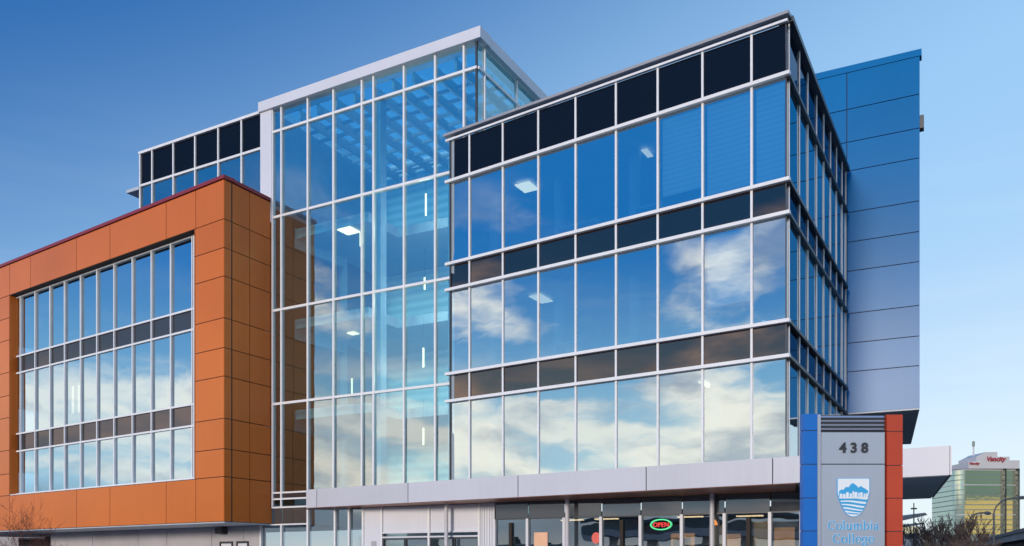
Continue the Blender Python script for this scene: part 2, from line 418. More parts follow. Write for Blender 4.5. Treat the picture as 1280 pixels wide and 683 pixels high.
for t in SIDE[1:]:
    w = MB(); FS.box(w, t - 0.03, t + 0.03, 0.006, 0.035, Z_SILL - 0.3, Z_TOP - 0.16); w.build('mullion', M['frame'], block)
w = MB(); w.prism([FB.xy(0.03, 0.004), FB.xy(-0.012, 0.004), FS.xy(0.03, 0.004)], Z_SILL - 0.3, Z_TOP - 0.18); w.build('corner_post', M['frame_dark'], block)
for z in (S1[0], S1[1], S2[0], S2[1], S3[0]):
    w = MB(); w.cur = 0
    q = 0.15
    FB.box(w, -0.13, 12.50, 0.012, q, z - 0.05, z + 0.05); w.build('ledge', M['frame'], block)
    w = MB(); FS.box(w, 0.0, 11.2, 0.012, 0.11, z - 0.049, z + 0.049); w.build('ledge', M['frame_dark'], block)
w = MB(); FB.box(w, -0.10, 12.56, -0.25, 0.16, Z_TOP - 0.09, Z_TOP); w.build('roof_coping', M['coping'], block)
w = MB(); FB.box(w, -0.06, 12.50, 0.008, 0.11, Z_TOP - 0.27, Z_TOP - 0.20); w.build('roof_coping', M['frame'], block)
w = MB(); FS.box(w, 0.17, 11.3, -0.25, 0.16, Z_TOP - 0.159, Z_TOP - 0.002); w.build('roof_coping', M['frame_dark'], block)
# blinds in the upper right bays
for i, zt in ((0, 0.15), (1, 0.2), (2, 0.5)):
    w = MB(); FB.box(w, COLS[i] + 0.1, COLS[i + 1] - 0.08, -0.17, -0.15, S2[1] + zt, S3[0] - 0.1); w.build('blind', M['blind'], block)
for i in (1,):
    w = MB(); FB.box(w, COLS[i] + 0.1, COLS[i + 1] - 0.08, -0.17, -0.15, 9.4, S2[0] - 0.1); w.build('blind', M['blind'], block)
for t in (2.6, 5.5, 8.5, 11.4):
    for (z0, z1) in ((S1[1], S2[0]), (S2[1], S3[0]), (Z_SILL, S1[0])):
        q = add2(add2(P0, A, t), RD, 1.7)
        MB().tube([(q[0], q[1], z0), (q[0], q[1], z1)], 0.2, 12).build('interior_column', M['slab'], block)
for t0, t1, d, z in ((6.6, 8.2, 0.9, S2[1]), (9.2, 10.6, 1.0, S1[1]), (7.2, 8.3, 0.9, S1[1]), (3.0, 4.6, 1.0, Z_SILL), (9.4, 10.9, 1.0, Z_SILL), (4.2, 5.2, 0.9, S2[1])):
    w = MB(); F3 = Facade(add2(P0, RD, d), A); F3.box(w, t0, t1, -0.7, 0, z + 0.68, z + 0.73); F3.box(w, t0, t0 + .05, -0.7, 0, z, z + 0.68); F3.box(w, t1 - .05, t1, -0.7, 0, z, z + 0.68)
    w.build('desk', M['slab'], block)
# ceiling lights
def ceil_light(x, y, z, lx=0.6, ly=0.6, parent=None, mat='lamp', ang=-30):
    c, s_ = math.cos(R_(ang)), math.sin(R_(ang))
    pts = [(x + c * a - s_ * b, y + s_ * a + c * b) for a, b in ((-lx, -ly), (lx, -ly), (lx, ly), (-lx, ly))]
    MB().prism(pts, z - 0.04, z).build('ceiling_light', M[mat], parent)
ceil_light(0.55, 32.4, 15.60, 0.30, 0.38, block)
ceil_light(4.6, 29.7, 15.60, 0.10, 0.3, block, 'lampdim')
ceil_light(1.1, 33.0, 11.64, 0.25, 0.5, block, 'lampdim')
ceil_light(6.4, 28.8, 7.56, 0.12, 0.5, block, 'lampdim')

# ---- lobby tower
TC = [0.0, 0.57, 1.88, 3.36, 4.87, 5.46, 6.95, 8.35, 9.84, 10.35]
TZ = [4.68, 8.51, 12.56, 16.60, 20.30, 21.27]
TW = MB(); TW.cur = 0
def tq(t0, t1, d0, d1):
    a = add2(T0, B, t0); b = add2(T0, B, t1)
    return [add2(a, RD, d0), add2(b, RD, d0), add2(b, RD, d1), add2(a, RD, d1)]
TW.prism(tq(1.45, 10.3, 7.6, 7.8), 0.1, 21.2)              # back wall
TW.cur = 3
TW.prism(tq(10.32, 10.42, 0.12, 7.7), 4.2, 17.0)  # lower left wall, the wing's reflection put into its colour
TW.cur = 1
TW.prism(tq(10.32, 10.42, 0.12, 7.7), 17.0, 21.2)           # left wall
TW.cur = 1
TW.prism(tq(1.25, 1.40, 0.12, 7.7), 4.2, 17.2)             # right wall, against the block
TW.cur = 2
for z in (8.45, 12.50, 16.54):
    TW.prism(tq(1.5, 10.3, 3.4, 7.55), z - 0.42, z)
    TW.prism(tq(6.2, 10.3, 1.3, 3.4), z - 0.42, z - 0.002)
TW.cur = 1
TW.prism(tq(5.25, 5.65, 0.9, 1.3), 0.1, 21.0)
tower = TW.build('lobby_tower', [M['slatwall'], M['interior'], M['slab'], M['brown_reflect_wall']], bld)
def tower_front(i, z0, z1, o=0.0, mat='glass_tower'):
    w = MB(); FT.pane(w, TC[i] + 0.02, TC[i + 1] - 0.02, o, z0 + 0.02, z1 - 0.02); w.build('window', M[mat], tower)
for i in range(9):
    for k in range(5): tower_front(i, TZ[k], TZ[k + 1])
for k in range(3, 5):
    sl = [0.0, 0.47, 3.01, 4.92, 6.4, 8.0]
    for j in range(5):
        w = MB(); FTS.pane(w, sl[j] + 0.02, sl[j + 1] - 0.02, 0, TZ[k] + 0.02, TZ[k + 1] - 0.02); w.build('side_window', M['glass_side'], tower)
for t in (0.47, 3.01, 4.92, 6.4, 8.0):
    w = MB(); FTS.box(w, t - 0.035, t + 0.035, 0.006, 0.07, 16.6, 21.27); w.build('mullion', M['frame'], tower)
w = MB(); FTS.box(w, 0.0, 8.0, 0.01, 0.075, 20.25, 20.35); w.build('transom', M['frame'], tower)
for i, t in enumerate(TC[1:]):
    w = MB(); FT.box(w, t - 0.04, t + 0.04, 0.006, 0.09, 4.0 if t > 8.3 else 4.68, 21.27); w.build('mullion', M['frame'], tower)
w = MB(); FT.box(w, 0.0, 0.07, -0.05, 0.05, 16.6, 21.27); w.build('corner_post', M['frame_dark'], tower)
for z in TZ[1:5]:
    w = MB(); FT.box(w, 0.0, 10.35, 0.012, 0.08, z - 0.05, z + 0.05); w.build('transom', M['frame'], tower)
w = MB(); FT.box(w, 10.36, 11.02, -0.6, 0.12, 16.4, 21.30); w.build('end_column', M['white'], tower)
# roof: white fascia ring with a glazed skylight on beams
w = MB()
FT.box(w, -0.25, 11.05, -0.55, 0.22, 21.28, 21.70)
FTS.box(w, 0.56, 8.2, -0.55, 0.22, 21.281, 21.699)
w.prism(tq(10.5, 11.04, 0.6, 8.0), 21.282, 21.698); w.prism(tq(0.6, 10.5, 7.5, 8.0), 21.283, 21.697)
roof = w.build('roof', M['white'], tower)
for t in (1.3, 2.3, 3.3, 4.3, 5.3, 6.3, 7.3, 8.3, 9.3):
    w = MB(); w.prism(tq(t - 0.05, t + 0.05, 0.5, 7.6), 20.85, 21.26); w.build('roof_beam', M['slab'], tower)
for d in (1.3, 2.1, 2.9, 3.7, 4.5, 5.3, 6.1, 6.9):
    w = MB(); w.prism(tq(0.6, 10.4, d - 0.035, d + 0.035), 21.05, 21.2); w.build('roof_beam', M['slab'], tower)
MB().prism(tq(0.6, 10.45, 0.58, 7.5), 21.40, 21.43).build('skylight', M['glass_roof'], tower)
# lower left bay of the tower: brown band and glass down to the ground
for (t0, t1) in ((8.35, 9.84), (9.84, 10.35)):
    w = MB(); FT.pane(w, t0 + 0.02, t1 - 0.02, 0, 4.41, 4.66); w.build('spandrel_panel', M['spandrel_grey'], tower)
    w = MB(); FT.pane(w, t0 + 0.02, t1 - 0.02, 0, 3.33, 4.01); w.build('window', M['glass_tower'], tower)
for z in (4.66, 4.39, 4.03):
    w = MB(); FT.box(w, 8.35, 10.35, 0.012, 0.08, z - 0.035, z + 0.035); w.build('transom', M['frame'], tower)
# pendants and ceiling lights in the lobby
def pendant(x, y, z0, z1, mat='lamp', r=0.038):
    MB().tube([(x, y, z0), (x, y, z1)], r, 8).build('pendant_light', M[mat], tower)
    if mat == 'lamp':
        ld = bpy.data.lights.new('pendant_glow', 'POINT'); ld.energy = 95; ld.color = (1.0, 0.93, 0.82); ld.shadow_soft_size = 0.25
        lo = bpy.data.objects.new('pendant_glow', ld); COL.objects.link(lo); lo.location = (x, y, z0 - 0.2)
    MB().tube([(x, y, z1), (x, y, z1 + 1.2)], 0.008, 4).build('pendant_cord', M['frame_dark'], tower)
pendant(-3.55, 36.0, 15.95, 16.85); pendant(-6.6, 38.0, 15.4, 16.0, 'lampdim')
pendant(-3.65, 36.0, 9.7, 10.5); pendant(-3.65, 36.0, 6.5, 7.2, 'lampdim'); pendant(-3.6, 36.0, 12.9, 13.4); pendant(-7.0, 38.2, 9.0, 9.7, 'lampdim')
ceil_light(-7.1, 38.0, 16.1, 0.35, 0.35, tower)
ceil_light(-7.2, 39.6, 12.05, 0.2, 0.2, tower, 'lampdim')

# ---- upper block on the left, behind the orange wing
ub = MB(); ub.cur = 0
BCOL = [11.02, 12.24, 13.69, 15.19, 16.65, 18.12, 18.98]
ub.prism(tq(11.05, 18.9, 3.0, 8.0), 16.5, 21.3)
ub.prism(tq(11.05, 18.9, 0.1, 3.0), 19.85, 20.6)
ub.prism(tq(11.05, 18.9, 0.1, 3.0), 16.0, 16.6)
upper = ub.build('upper_block', M['interior'], bld)
for i in range(6):
    w = MB(); FT.pane(w, BCOL[i] + 0.02, BCOL[i + 1] - 0.02, -0.02, 19.82, 21.28, 0.05); w.build('spandrel_panel', M['parapet'], upper)
    w = MB(); FT.pane(w, BCOL[i] + 0.02, BCOL[i + 1] - 0.02, -0.02, 16.6, 19.76); w.build('window', M['glass_tower'], upper)
for t in BCOL[1:]:
    w = MB(); FT.box(w, t - 0.04, t + 0.04, -0.015, 0.06, 16.6, 21.3); w.build('mullion', M['frame'], upper)
w = MB(); FT.box(w, 11.03, 19.0, -0.01, 0.055, 19.74, 19.84); w.build('transom', M['frame'], upper)
w = MB(); FT.box(w, 11.03, 19.05, -0.3, 0.09, 21.3, 21.42); w.build('roof_coping', M['frame'], upper)
w = MB(); w.prism(tq(19.0, 19.9, -0.1, 7.0), 19.60, 19.75); w.build('sun_shade', M['soffit'], upper)
w = MB(); w.prism(tq(18.9, 19.0, 0.02, 8.0), 16.5, 21.29); w.build('end_wall', M['frame_dark'], upper)

# ---- orange wing
LEFT = 29.0; OB = 3.33; OT = 17.30
ow = MB(); ow.cur = 0
W0, W1, WB, WT = 1.98, 17.85, 5.20, 15.67          # window opening
th = -0.04
FO.box(ow, 0.04, LEFT, -0.44, th, WT, OT); FO.box(ow, 0.04, LEFT, -0.44, th, OB, WB)
FO.box(ow, 0.04, W0, -0.44, th, WB, WT); FO.box(ow, W1, LEFT, -0.44, th, WB, WT)
ow.prism([add2(add2(O0, A, 0.06), RD, 0.06), add2(add2(O0, A, 0.3), RD, 0.06), add2(add2(O0, A, 0.3), RD, 9), add2(add2(O0, A, 0.06), RD, 9)], OB, OT)
ow.cur = 1
FO.box(ow, 0.3, LEFT, -7.2, -7.0, OB, OT - 0.4)
FO.box(ow, 0.3, LEFT, -7.0, -0.5, 11.62, 12.5); FO.box(ow, 0.3, LEFT, -7.0, -0.5, 7.5, 8.42); FO.box(ow, 0.3, LEFT, -7.0, -0.5, OB + 0.05, 4.6)
FO.box(ow, 0.3, LEFT, -7.0, -0.5, 15.7, 16.6)
wing = ow.build('orange_wing', [M['backing'], M['interior']], bld)
g = 0.016
def panels(name, fac, rects, mat, o0=-0.038, o1=0.0, parent=None, jit=0.0):
    w = MB()
    for (t0, t1, z0, z1) in rects: fac.box(w, t0 + g, t1 - g, o0, o1 + random.uniform(-jit, jit), z0 + g, z1 - g)
    return w.build(name, mat, parent)
HS = [3.33, 5.16, 6.30, 7.54, 9.26, 10.42, 11.64, 13.34, 14.50, 15.67, 17.28]
top_cols = [0, 1.88, 3.98, 8.37, 11.27, 15.68, 17.85, 22.2, 25.0, LEFT]
rects = [(a, b, 15.67, 17.28) for a, b in zip(top_cols, top_cols[1:])] + [(a, b, 3.33, 5.16) for a, b in zip([0, 1.88, 3.98, 8.37, 11.27, 17.85, 22.2, 25.0], [1.88, 3.98, 8.37, 11.27, 17.85, 22.2, 25.0, LEFT])]
rects += [(0, 1.93, a, b) for a, b in zip(HS[1:-2], HS[2:-1])]
for c0, c1 in ((17.88, 22.2), (22.2, 25.0), (25.0, LEFT)): rects += [(c0, c1, a, b) for a, b in zip(HS[1:-2], HS[2:-1])]
panels('cladding', FO, rects, M['orange'], parent=wing)
rects = []
for c0, c1 in ((0.0, 1.4), (1.4, 2.72)): rects += [(c0, c1, a, b) for a, b in zip(HS, HS[1:])]
panels('side_cladding', FOS, rects, M['orange'], parent=wing)
w = MB()                                            # reveals round the window opening
FO.box(w, W1 - 0.02, W1 + 0.0, -0.43, -0.002, WB, WT); FO.box(w, W0 - 0.02, W0, -0.43, -0.002, WB, WT)
w.build('window_reveal', M['orange'], wing)
w = MB(); FO.box(w, W0, W1, -0.43, -0.01, WT - 0.02, WT + 0.0); w.build('window_head', M['backing'], wing)
w = MB(); FO.box(w, W0, W1, -0.43, -0.005, WB - 0.03, WB + 0.01); w.build('window_sill', M['frame'], wing)
w = MB(); FO.box(w, -0.06, LEFT, -0.5, 0.06, OT, OT + 0.14); FOS.box(w, 0.03, 2.75, -0.4, 0.06, OT + 0.001, OT + 0.139); w.build('roof_coping', M['red_cap'], wing)
w = MB(); w.prism([FO.xy(0.05, -0.06), FO.xy(LEFT, -0.06), FO.xy(LEFT, -9), FO.xy(1.0, -9)], OB - 0.05, OB - 0.002); w.build('soffit', M['soffit'], wing)
w = MB(); w.prism([FO.xy(0.3, -0.4), FO.xy(LEFT, -0.4), FO.xy(LEFT, -9), FO.xy(1.2, -9)], OT - 0.3, OT - 0.1); w.build('roof', M['roof'], wing)
OC = [2.45, 4.10, 5.55, 7.04, 8.54, 10.01, 11.46, 12.94, 14.34, 15.83, 17.36, 17.83]
OC[0] = 2.55
OR = [(5.24, 7.50), (8.42, 11.62), (12.50, 15.64)]
OSP = [(7.50, 8.42), (11.62, 12.50)]
FG = Facade(add2(O0, RD, 0.40), A)
for i in range(11):
    for (z0, z1) in OR:
        w = MB(); FG.pane(w, OC[i] + 0.02, OC[i + 1] - 0.02, 0, z0 + 0.02, z1 - 0.02); w.build('window', M['glass_wing'], wing)
    for (z0, z1) in OSP:
        w = MB(); FG.pane(w, OC[i] + 0.02, OC[i + 1] - 0.02, 0, z0 + 0.02, z1 - 0.02); w.build('spandrel_panel', M['spandrel_grey'], wing)
for t in [2.42] + OC:
    w = MB(); FG.box(w, t - 0.035, t + 0.035, 0.006, 0.09, 5.21, 15.65); w.build('mullion', M['frame'], wing)
for z in (7.50, 8.42, 11.62, 12.50):
    w = MB(); FG.box(w, 2.4, 17.85, 0.012, 0.08, z - 0.04, z + 0.04); w.build('transom', M['frame'], wing)
for za, zb2 in ((5.21, 5.28), (15.58, 15.64)):
    w = MB(); FG.box(w, 2.4, 17.85, 0.008, 0.085, za, zb2); w.build('window_frame', M['frame'], wing)
for t, z in ((14.6, 10.4), (14.0, 10.4), (7.6, 10.2), (9.8, 10.1)):
    w = MB(); FG.box(w, t, t + 0.13, -1.3, -1.25, z - 1.0, z + 0.4); w.build('wall_lamp', M['lampdim'] if t > 10 else M['slab'], wing)
# recessed ground-floor wall under the wing
FU = Facade(add2(T0, B, 11.12), A)
gw = MB()
FU.box(gw, 0, 17.8, -0.3, 0, 0.02, 3.30)
base_wall = gw.build('ground_floor_wall', M['concrete'], wing)
pr = [(0.0, 1.1, 0.05, 3.26), (1.1, 3.4, 0.05, 3.26), (3.4, 6.9, 0.05, 3.26), (6.9, 9.3, 0.05, 3.26), (9.3, 13.5, 0.05, 3.26), (13.5, 17.78, 0.05, 3.26)]
panels('wall_panel', FU, pr, M['concrete'], 0.002, 0.03, base_wall)
for (u0, u1) in ((0.75, 1.55), (1.85, 2.75)):
    w = MB()
    FU.box(w, u0, u1, 0.032, 0.10, 2.52, 2.60); FU.box(w, u0, u0 + 0.05, 0.032, 0.10, 0.1, 2.52); FU.box(w, u1 - 0.05, u1, 0.032, 0.10, 0.1, 2.52)
    w.build('door_frame', M['frame_dark'], base_wall)
    w = MB(); FU.box(w, u0 + 0.06, u1 - 0.06, 0.033, 0.05, 0.1, 2.50); w.build('door', M['white'], base_wall)
w = MB(); FU.box(w, 2.25, 2.75, 0.03, 0.35, 2.95, 3.24); w.build('wall_light', M['frame_dark'], base_wall)

# ---- blue end wing
bw = MB()
bz = [7.65, 9.31, 10.46, 11.65, 13.35, 14.52, 15.71, 17.38, 18.54, 19.86, 21.34]
bl = [add2(E0, CD, -2.64), add2(E0, CD, 3.2), add2(add2(E0, CD, 3.2), SD, 9.5), add2(add2(E0, CD, -2.64), SD, 10.9)]
bw.prism([add2(bl[0], SD, 0.05), add2(bl[1], SD, 0.05), bl[2], bl[3]], 7.67, 21.33)
bw.prism([add2(add2(E0, CD, -0.6), SD, 1.0), add2(add2(E0, CD, 2.6), SD, 1.0), add2(add2(E0, CD, 2.6), SD, 8.5), add2(add2(E0, CD, -0.6), SD, 8.5)], 0.02, 7.66)
bwing = bw.build('blue_wing', M['backing'], bld)
rects = []
for a, b in zip(bz, bz[1:]): rects += [(-2.67, 0.0, a, b), (0.0, 3.2, a, b)]
panels('cladding', FC, rects, M['blue'], -0.038, 0.0, bwing)
w = MB(); FC.box(w, -2.72, 3.25, -0.4, 0.02, 21.34, 21.60); w.build('roof_coping', M['blue'], bwing)
w = MB(); w.prism([bl[0], bl[1], bl[2], bl[3]], 7.60, 7.66); w.build('soffit', M['soffit'], bwing)
w = MB(); w.prism([add2(add2(E0, CD, -2.66), SD, 0.4), add2(add2(E0, CD, -2.64), SD, 0.4), add2(add2(E0, CD, -2.64), SD, 10.9), add2(add2(E0, CD, -2.66), SD, 10.9)], 7.64, 21.3); w.build('side_wall', M['white'], bwing)
w = MB(); FC.box(w, -2.80, -2.60, -0.40, -0.045, 18.55, 19.05); w.build('wall_light', M['frame_dark'], bwing)
w = MB(); FC.box(w, 0.03, 0.14, 0.01, 0.25, 4.7, 17.2); w.build('corner_trim', M['white'], bwing)

# ---- entrance canopy
CZ0, CZ1 = 3.89, 4.67
FLp = FK.xy(20.25); FRp = FK.xy(-3.73); FRb = add2(FRp, SD, 8.9); BLp = add2(T0, B, 8.45)
cn = MB(); cn.cur = 0
inn = [FK.xy(20.2, -0.04), FK.xy(-3.68, -0.04), add2(FK.xy(-3.68, -0.04), SD, 8.8), FTS.xy(2.0, 0), add2(BLp, RD, -0.02)]
cn.prism(inn, CZ0 + 0.03, CZ1 - 0.03)
canopy = cn.build('entrance_canopy', M['backing'], bld)
cs = [-3.73, -0.9, 0.84, 4.81, 9.65, 14.67, 19.63, 20.25]
cs = [-3.73, 0.84, 4.81, 9.65, 14.67, 19.63, 20.25]
panels('fascia', FK, [(a, b, CZ0, CZ1) for a, b in zip(cs, cs[1:])], M['fascia'], -0.038, 0, canopy)
FKR = Facade(FRp, SD)
panels('side_fascia', FKR, [(0.02, 4.4, CZ0, CZ1), (4.4, 8.85, CZ0, CZ1)], M['fascia'], -0.038, 0.0, canopy)
FKL = Facade(FLp, RD)
panels('end_fascia', FKL, [(0.02, 1.0, CZ0, CZ1)], M['fascia'], -0.038, 0.0, canopy)
# timber soffit over the walk, dark panel soffit at the free end
sp_l = [FK.xy(20.2, -0.05), FK.xy(0.2, -0.05), FT.xy(-11.6, 0), add2(BLp, RD, -0.02)]
w = MB().prism(sp_l, CZ0 + 0.0, CZ0 + 0.025); w.build('timber_soffit', M['soffit_wood'], canopy)
sp_r = [FK.xy(0.2, -0.05), FK.xy(-1.75, -0.05), add2(FK.xy(-1.75, -0.05), SD, 8.8), add2(FK.xy(0.2, -0.05), SD, 8.8)]
w = MB().prism(sp_r, CZ0 + 0.003, CZ0 + 0.024); w.build('soffit_panel', M['frame_dark'], canopy)
sp_r = [FK.xy(-1.80, -0.05), FK.xy(-3.68, -0.05), add2(FK.xy(-3.68, -0.05), SD, 8.8), add2(FK.xy(-1.80, -0.05), SD, 8.8)]
w = MB().prism(sp_r, CZ0 + 0.003, CZ0 + 0.024); w.build('soffit_panel', M['soffit'], canopy)
for (x, y) in ((-2.49, 34.0 - 0.9), (1.94, 30.7), (6.48, 28.3), (10.9, 25.2)):
    w = MB(); w.tube([(x, y, 0.1), (x, y, CZ0)], 0.075, 12); o = w.build('canopy_post', M['fascia'], canopy)

# ---- ground floor under the canopy
gf = MB(); gf.cur = 0
gf.prism(tq(-11.9, 8.3, 7.0, 7.2), 0.02, 3.88)
gf.prism(tq(-11.9, -11.8, 0.05, 7.0), 0.02, 3.88)
gf.cur = 1
gf.prism(tq(-11.8, 11.0, 0.0, 12.0), 0.02, 0.12)
ground_floor = gf.build('ground_floor', [M['interior'], M['carpet']], bld)
def shop_glass(t0, t1, z0, z1, name='window', mat='glass_shop'):
    w = MB(); FT.pane(w, t0 + 0.02, t1 - 0.02, -0.02, z0 + 0.01, z1 - 0.01); return w.build(name, M[mat], ground_floor)
SG = [-0.77, -2.15, -3.63, -5.05, -6.50, -7.95, -9.38, -10.83, -11.79]
for a, b in zip(SG, SG[1:]):
    shop_glass(b, a, 0.12, 3.25); shop_glass(b, a, 3.27, 3.88, 'transom_panel', 'spandrel_shop')
for t in SG:
    w = MB(); FT.box(w, t - 0.05, t + 0.05, -0.03, 0.09, 0.12, 3.26); w.build('mullion', M['white'], ground_floor)
w = MB(); FT.box(w, -11.79, -0.77, -0.015, 0.02, 3.24, 3.28); w.build('transom', M['frame_dark'], ground_floor)
# white panels and the entrance doors
w = MB(); FT.box(w, 4.49, 5.36, -0.1, 0.03, 0.12, 3.88); w.build('white_pier', M['white'], ground_floor)
pier = w
w = MB()
for k in range(6): FT.box(w, -0.75 + k * 0.11, -0.75 + k * 0.11 + 0.095, -0.1, 0.03, 0.12, 3.88)
w.build('ribbed_panel', M['white'], ground_floor)
for a, b in ((-0.08, 2.16), (2.20, 4.45)):
    w = MB(); FT.box(w, a, b, -0.06, 0.0, 2.84, 3.87); w.build('header_panel', M['white'], ground_floor)
for z in (2.84, 2.66):
    w = MB(); FT.box(w, -0.1, 4.48, -0.02, 0.06, z - 0.03, z + 0.03); w.build('door_rail', M['white'], ground_floor)
for t in (-0.1, 2.18, 4.47):
    w = MB(); FT.box(w, t - 0.045, t + 0.045, -0.04, 0.08, 0.12, 3.88); w.build('door_post', M['frame'], ground_floor)
for a, b in ((-0.05, 1.05), (1.07, 2.13), (2.23, 3.32), (3.34, 4.42)):
    o = shop_glass(a, b, 0.14, 2.62, 'glass_door')
    w = MB(); FT.box(w, a, a + 0.05, -0.03, 0.03, 0.14, 2.62); FT.box(w, b - 0.05, b, -0.03, 0.03, 0.14, 2.62); FT.box(w, a, b, -0.028, 0.028, 2.56, 2.62); w.build('door_frame', M['frame_dark'], o)
w = MB(); FT.box(w, 4.75, 5.0, 0.035, 0.05, 2.25, 2.52); w.build('notice_plate', M['concrete'], ground_floor)
for a, b in ((5.40, 6.13), (6.13, 6.87), (6.87, 8.35), (8.35, 9.84), (9.84, 11.05)):
    shop_glass(a, b, 0.12, 3.28 if b > 8.4 else 3.88)
for t in (5.40, 6.13, 6.87, 8.35, 9.84, 11.05):
    w = MB(); FT.box(w, t - 0.045, t + 0.045, -0.03, 0.09, 0.12, 3.30 if t > 8.4 else 3.89); w.build('mullion', M['frame'], ground_floor)
w = MB(); FT.box(w, 8.35, 11.05, -0.01, 0.08, 3.26, 3.32); w.build('transom', M['frame'], ground_floor)
for t, d in ((-4.4, 2.0), (-2.9, 2.2), (-7.6, 2.0), (-9.6, 2.4)):
    q = add2(add2(T0, B, t), RD, d); ceil_light(q[0], q[1], 3.3, 0.45, 0.10, ground_floor, 'lampdim')
for t in (-1.45, -5.82, -10.15):
    w = MB(); FT.box(w, t - 0.06, t + 0.06, 0.01, 0.09, 0.12, 3.12); w.build('black_post', M['backing'], ground_floor)
for t, wd, zt in ((-7.3, 0.9, 2.75), (-9.0, 0.5, 2.7), (-10.9, 0.7, 2.9)):
    w = MB(); q0 = add2(add2(T0, B, t), RD, 3.5)
    F2 = Facade(q0, B); F2.box(w, 0, wd, 0, 0.05, 1.4, zt); w.build('wall_board', principled('glowing_board', (0.75, 0.34, 0.12), 0.6, emit=(1, .5, .2), es=0.25), ground_floor)  # boards glow faintly by themselves, lamplight put into the material
posters = (( -2.95, 0.55, 2.15, 2.75, 'peach poster square on the storefront glass left of the thin post', (0.85, 0.50, 0.33)),)
for t, wd, z0, z1, lab, c in posters:
    w = MB(); FT.box(w, t, t + wd, 0.002, 0.008, z0, z1)
    tag(w.build('poster', principled('poster_paper', c, 0.7), None, (FT.at(t, 0, z0))), lab, 'poster')
w = MB(); c0 = FT.at(-4.85, 0.006, 2.52)
ring = [(c0 + Vector((FT.D.x, FT.D.y, 0)) * (0.17 * math.cos(a)) + Vector((0, 0, 0.2 * math.sin(a)))) for a in [i * math.pi / 12 for i in range(24)]]
nn = Vector((FT.N.x, FT.N.y, 0)) * 0.004
w.face(ring); w.face([p + nn for p in ring][::-1])
for i in range(24): w.face([ring[i], ring[(i + 1) % 24], ring[(i + 1) % 24] + nn, ring[i] + nn])
tag(w.build('round_sticker', principled('pink_red_sticker', (0.75, 0.13, 0.10), 0.6), None, c0), 'round pink-red sticker on the storefront glass', 'sticker')

for t, d, zt in ((-5.4, 2.6, 1.9), (-8.4, 3.0, 2.2), (-10.2, 2.8, 2.0), (-1.9, 3.0, 1.8)):
    F4 = Facade(add2(add2(T0, B, t), RD, d), B); w = MB()
    F4.box(w, 0, 1.3, -0.4, -0.37, 0.12, zt); F4.box(w, -0.03, 0, -0.4, 0, 0.12, zt); F4.box(w, 1.3, 1.33, -0.4, 0, 0.12, zt)
    for k in range(5): F4.box(w, 0, 1.3, -0.368, 0, 0.2 + k * (zt - 0.3) / 4, 0.23 + k * (zt - 0.3) / 4)
    w.build('display_shelf', principled('teal_shelf', (0.06, 0.16, 0.18), .6), ground_floor)
q = add2(add2(T0, B, -8.75), RD, 1.0)
MB().tube([(q[0], q[1], z_) for z_ in (2.75, 2.8, 2.95, 3.05, 3.12)], [0.03, 0.09, 0.12, 0.08, 0.02], 10).build('lantern', emitter('orange_lantern', (1.0, 0.30, 0.06), 1.6), ground_floor)
MB().tube([(q[0], q[1], 3.12), (q[0], q[1], 3.85)], 0.01, 4).build('lantern_cord', M['frame_dark'], ground_floor)
for t, d, wd, z0, z1, c in ((-5.1, 0.5, 0.5, 1.2, 2.3, (0.5, 0.48, 0.42)), (-8.1, 0.45, 0.6, 1.6, 2.5, (0.62, 0.36, 0.16)), (-9.2, 0.4, 0.45, 2.1, 2.9, (0.65, 0.40, 0.18)), (-10.75, 0.4, 0.55, 2.2, 3.0, (0.66, 0.42, 0.2))):
    F5 = Facade(add2(add2(T0, B, t), RD, d), B); w = MB(); F5.box(w, 0, wd, 0, 0.02, z0, z1)
    w.build('hanging_panel', principled('hanging_panel_print', c, .6), ground_floor)

# ------------------------------------------------------------------ text helper
def text_geo(body, size, extrude, align='CENTER', shear=0.0, spacing=1.0, offset=0.0):
    cu = bpy.data.curves.new('lettering', 'FONT'); cu.body = body; cu.size = size; cu.extrude = extrude
    cu.align_x = align; cu.shear = shear; cu.space_character = spacing; cu.offset = offset; cu.resolution_u = 3
    o = bpy.data.objects.new('lettering', cu); COL.objects.link(o)
    dg = bpy.context.evaluated_depsgraph_get()
    me = bpy.data.meshes.new_from_object(o.evaluated_get(dg))
    COL.objects.unlink(o); bpy.data.objects.remove(o)
    return me
def text_obj(name, body, size, extrude, mat, pos, D, parent, **kw):
    """lettering standing upright, reading along direction D (2-D, left to right for the reader)"""
    me = text_geo(body, size, extrude, **kw); me.name = name
    dx = Vector((D[0], D[1], 0)).normalized(); up = Vector((0, 0, 1)); nz = dx.cross(up)
    mat4 = Matrix((dx, up, nz)).transposed().to_4x4()
    off = children_base(parent) if parent else Vector(pos)
    mat4.translation = Vector(pos) - off
    me.transform(mat4); me.materials.clear(); me.materials.append(mat)
    o = bpy.data.objects.new(name, me); COL.objects.link(o)
    if parent: o.parent = parent
    else: o.location = off
    BASE[o.name] = off
    return o

# neon sign inside the storefront
nc = FT.at(-7.22, 0.03, 2.94)
neon = thing('neon_sign', 'glowing red OPEN lettering in a green neon oval on the storefront glass', 'neon sign', nc)
w = MB(); dx = -Vector((FT.D.x, FT.D.y, 0))
el = [nc + dx * (0.36 * math.cos(a)) + Vector((0, 0, 0.17 * math.sin(a))) for a in [i * math.pi / 20 for i in range(41)]]
w.tube(el, 0.022, 6, False); w.build('neon_ring', M['neon_green'], neon)
text_obj('lettering', 'OPEN', 0.22, 0.012, M['neon_red'], nc + Vector((0, 0, -0.078)), (dx.x, dx.y), neon)

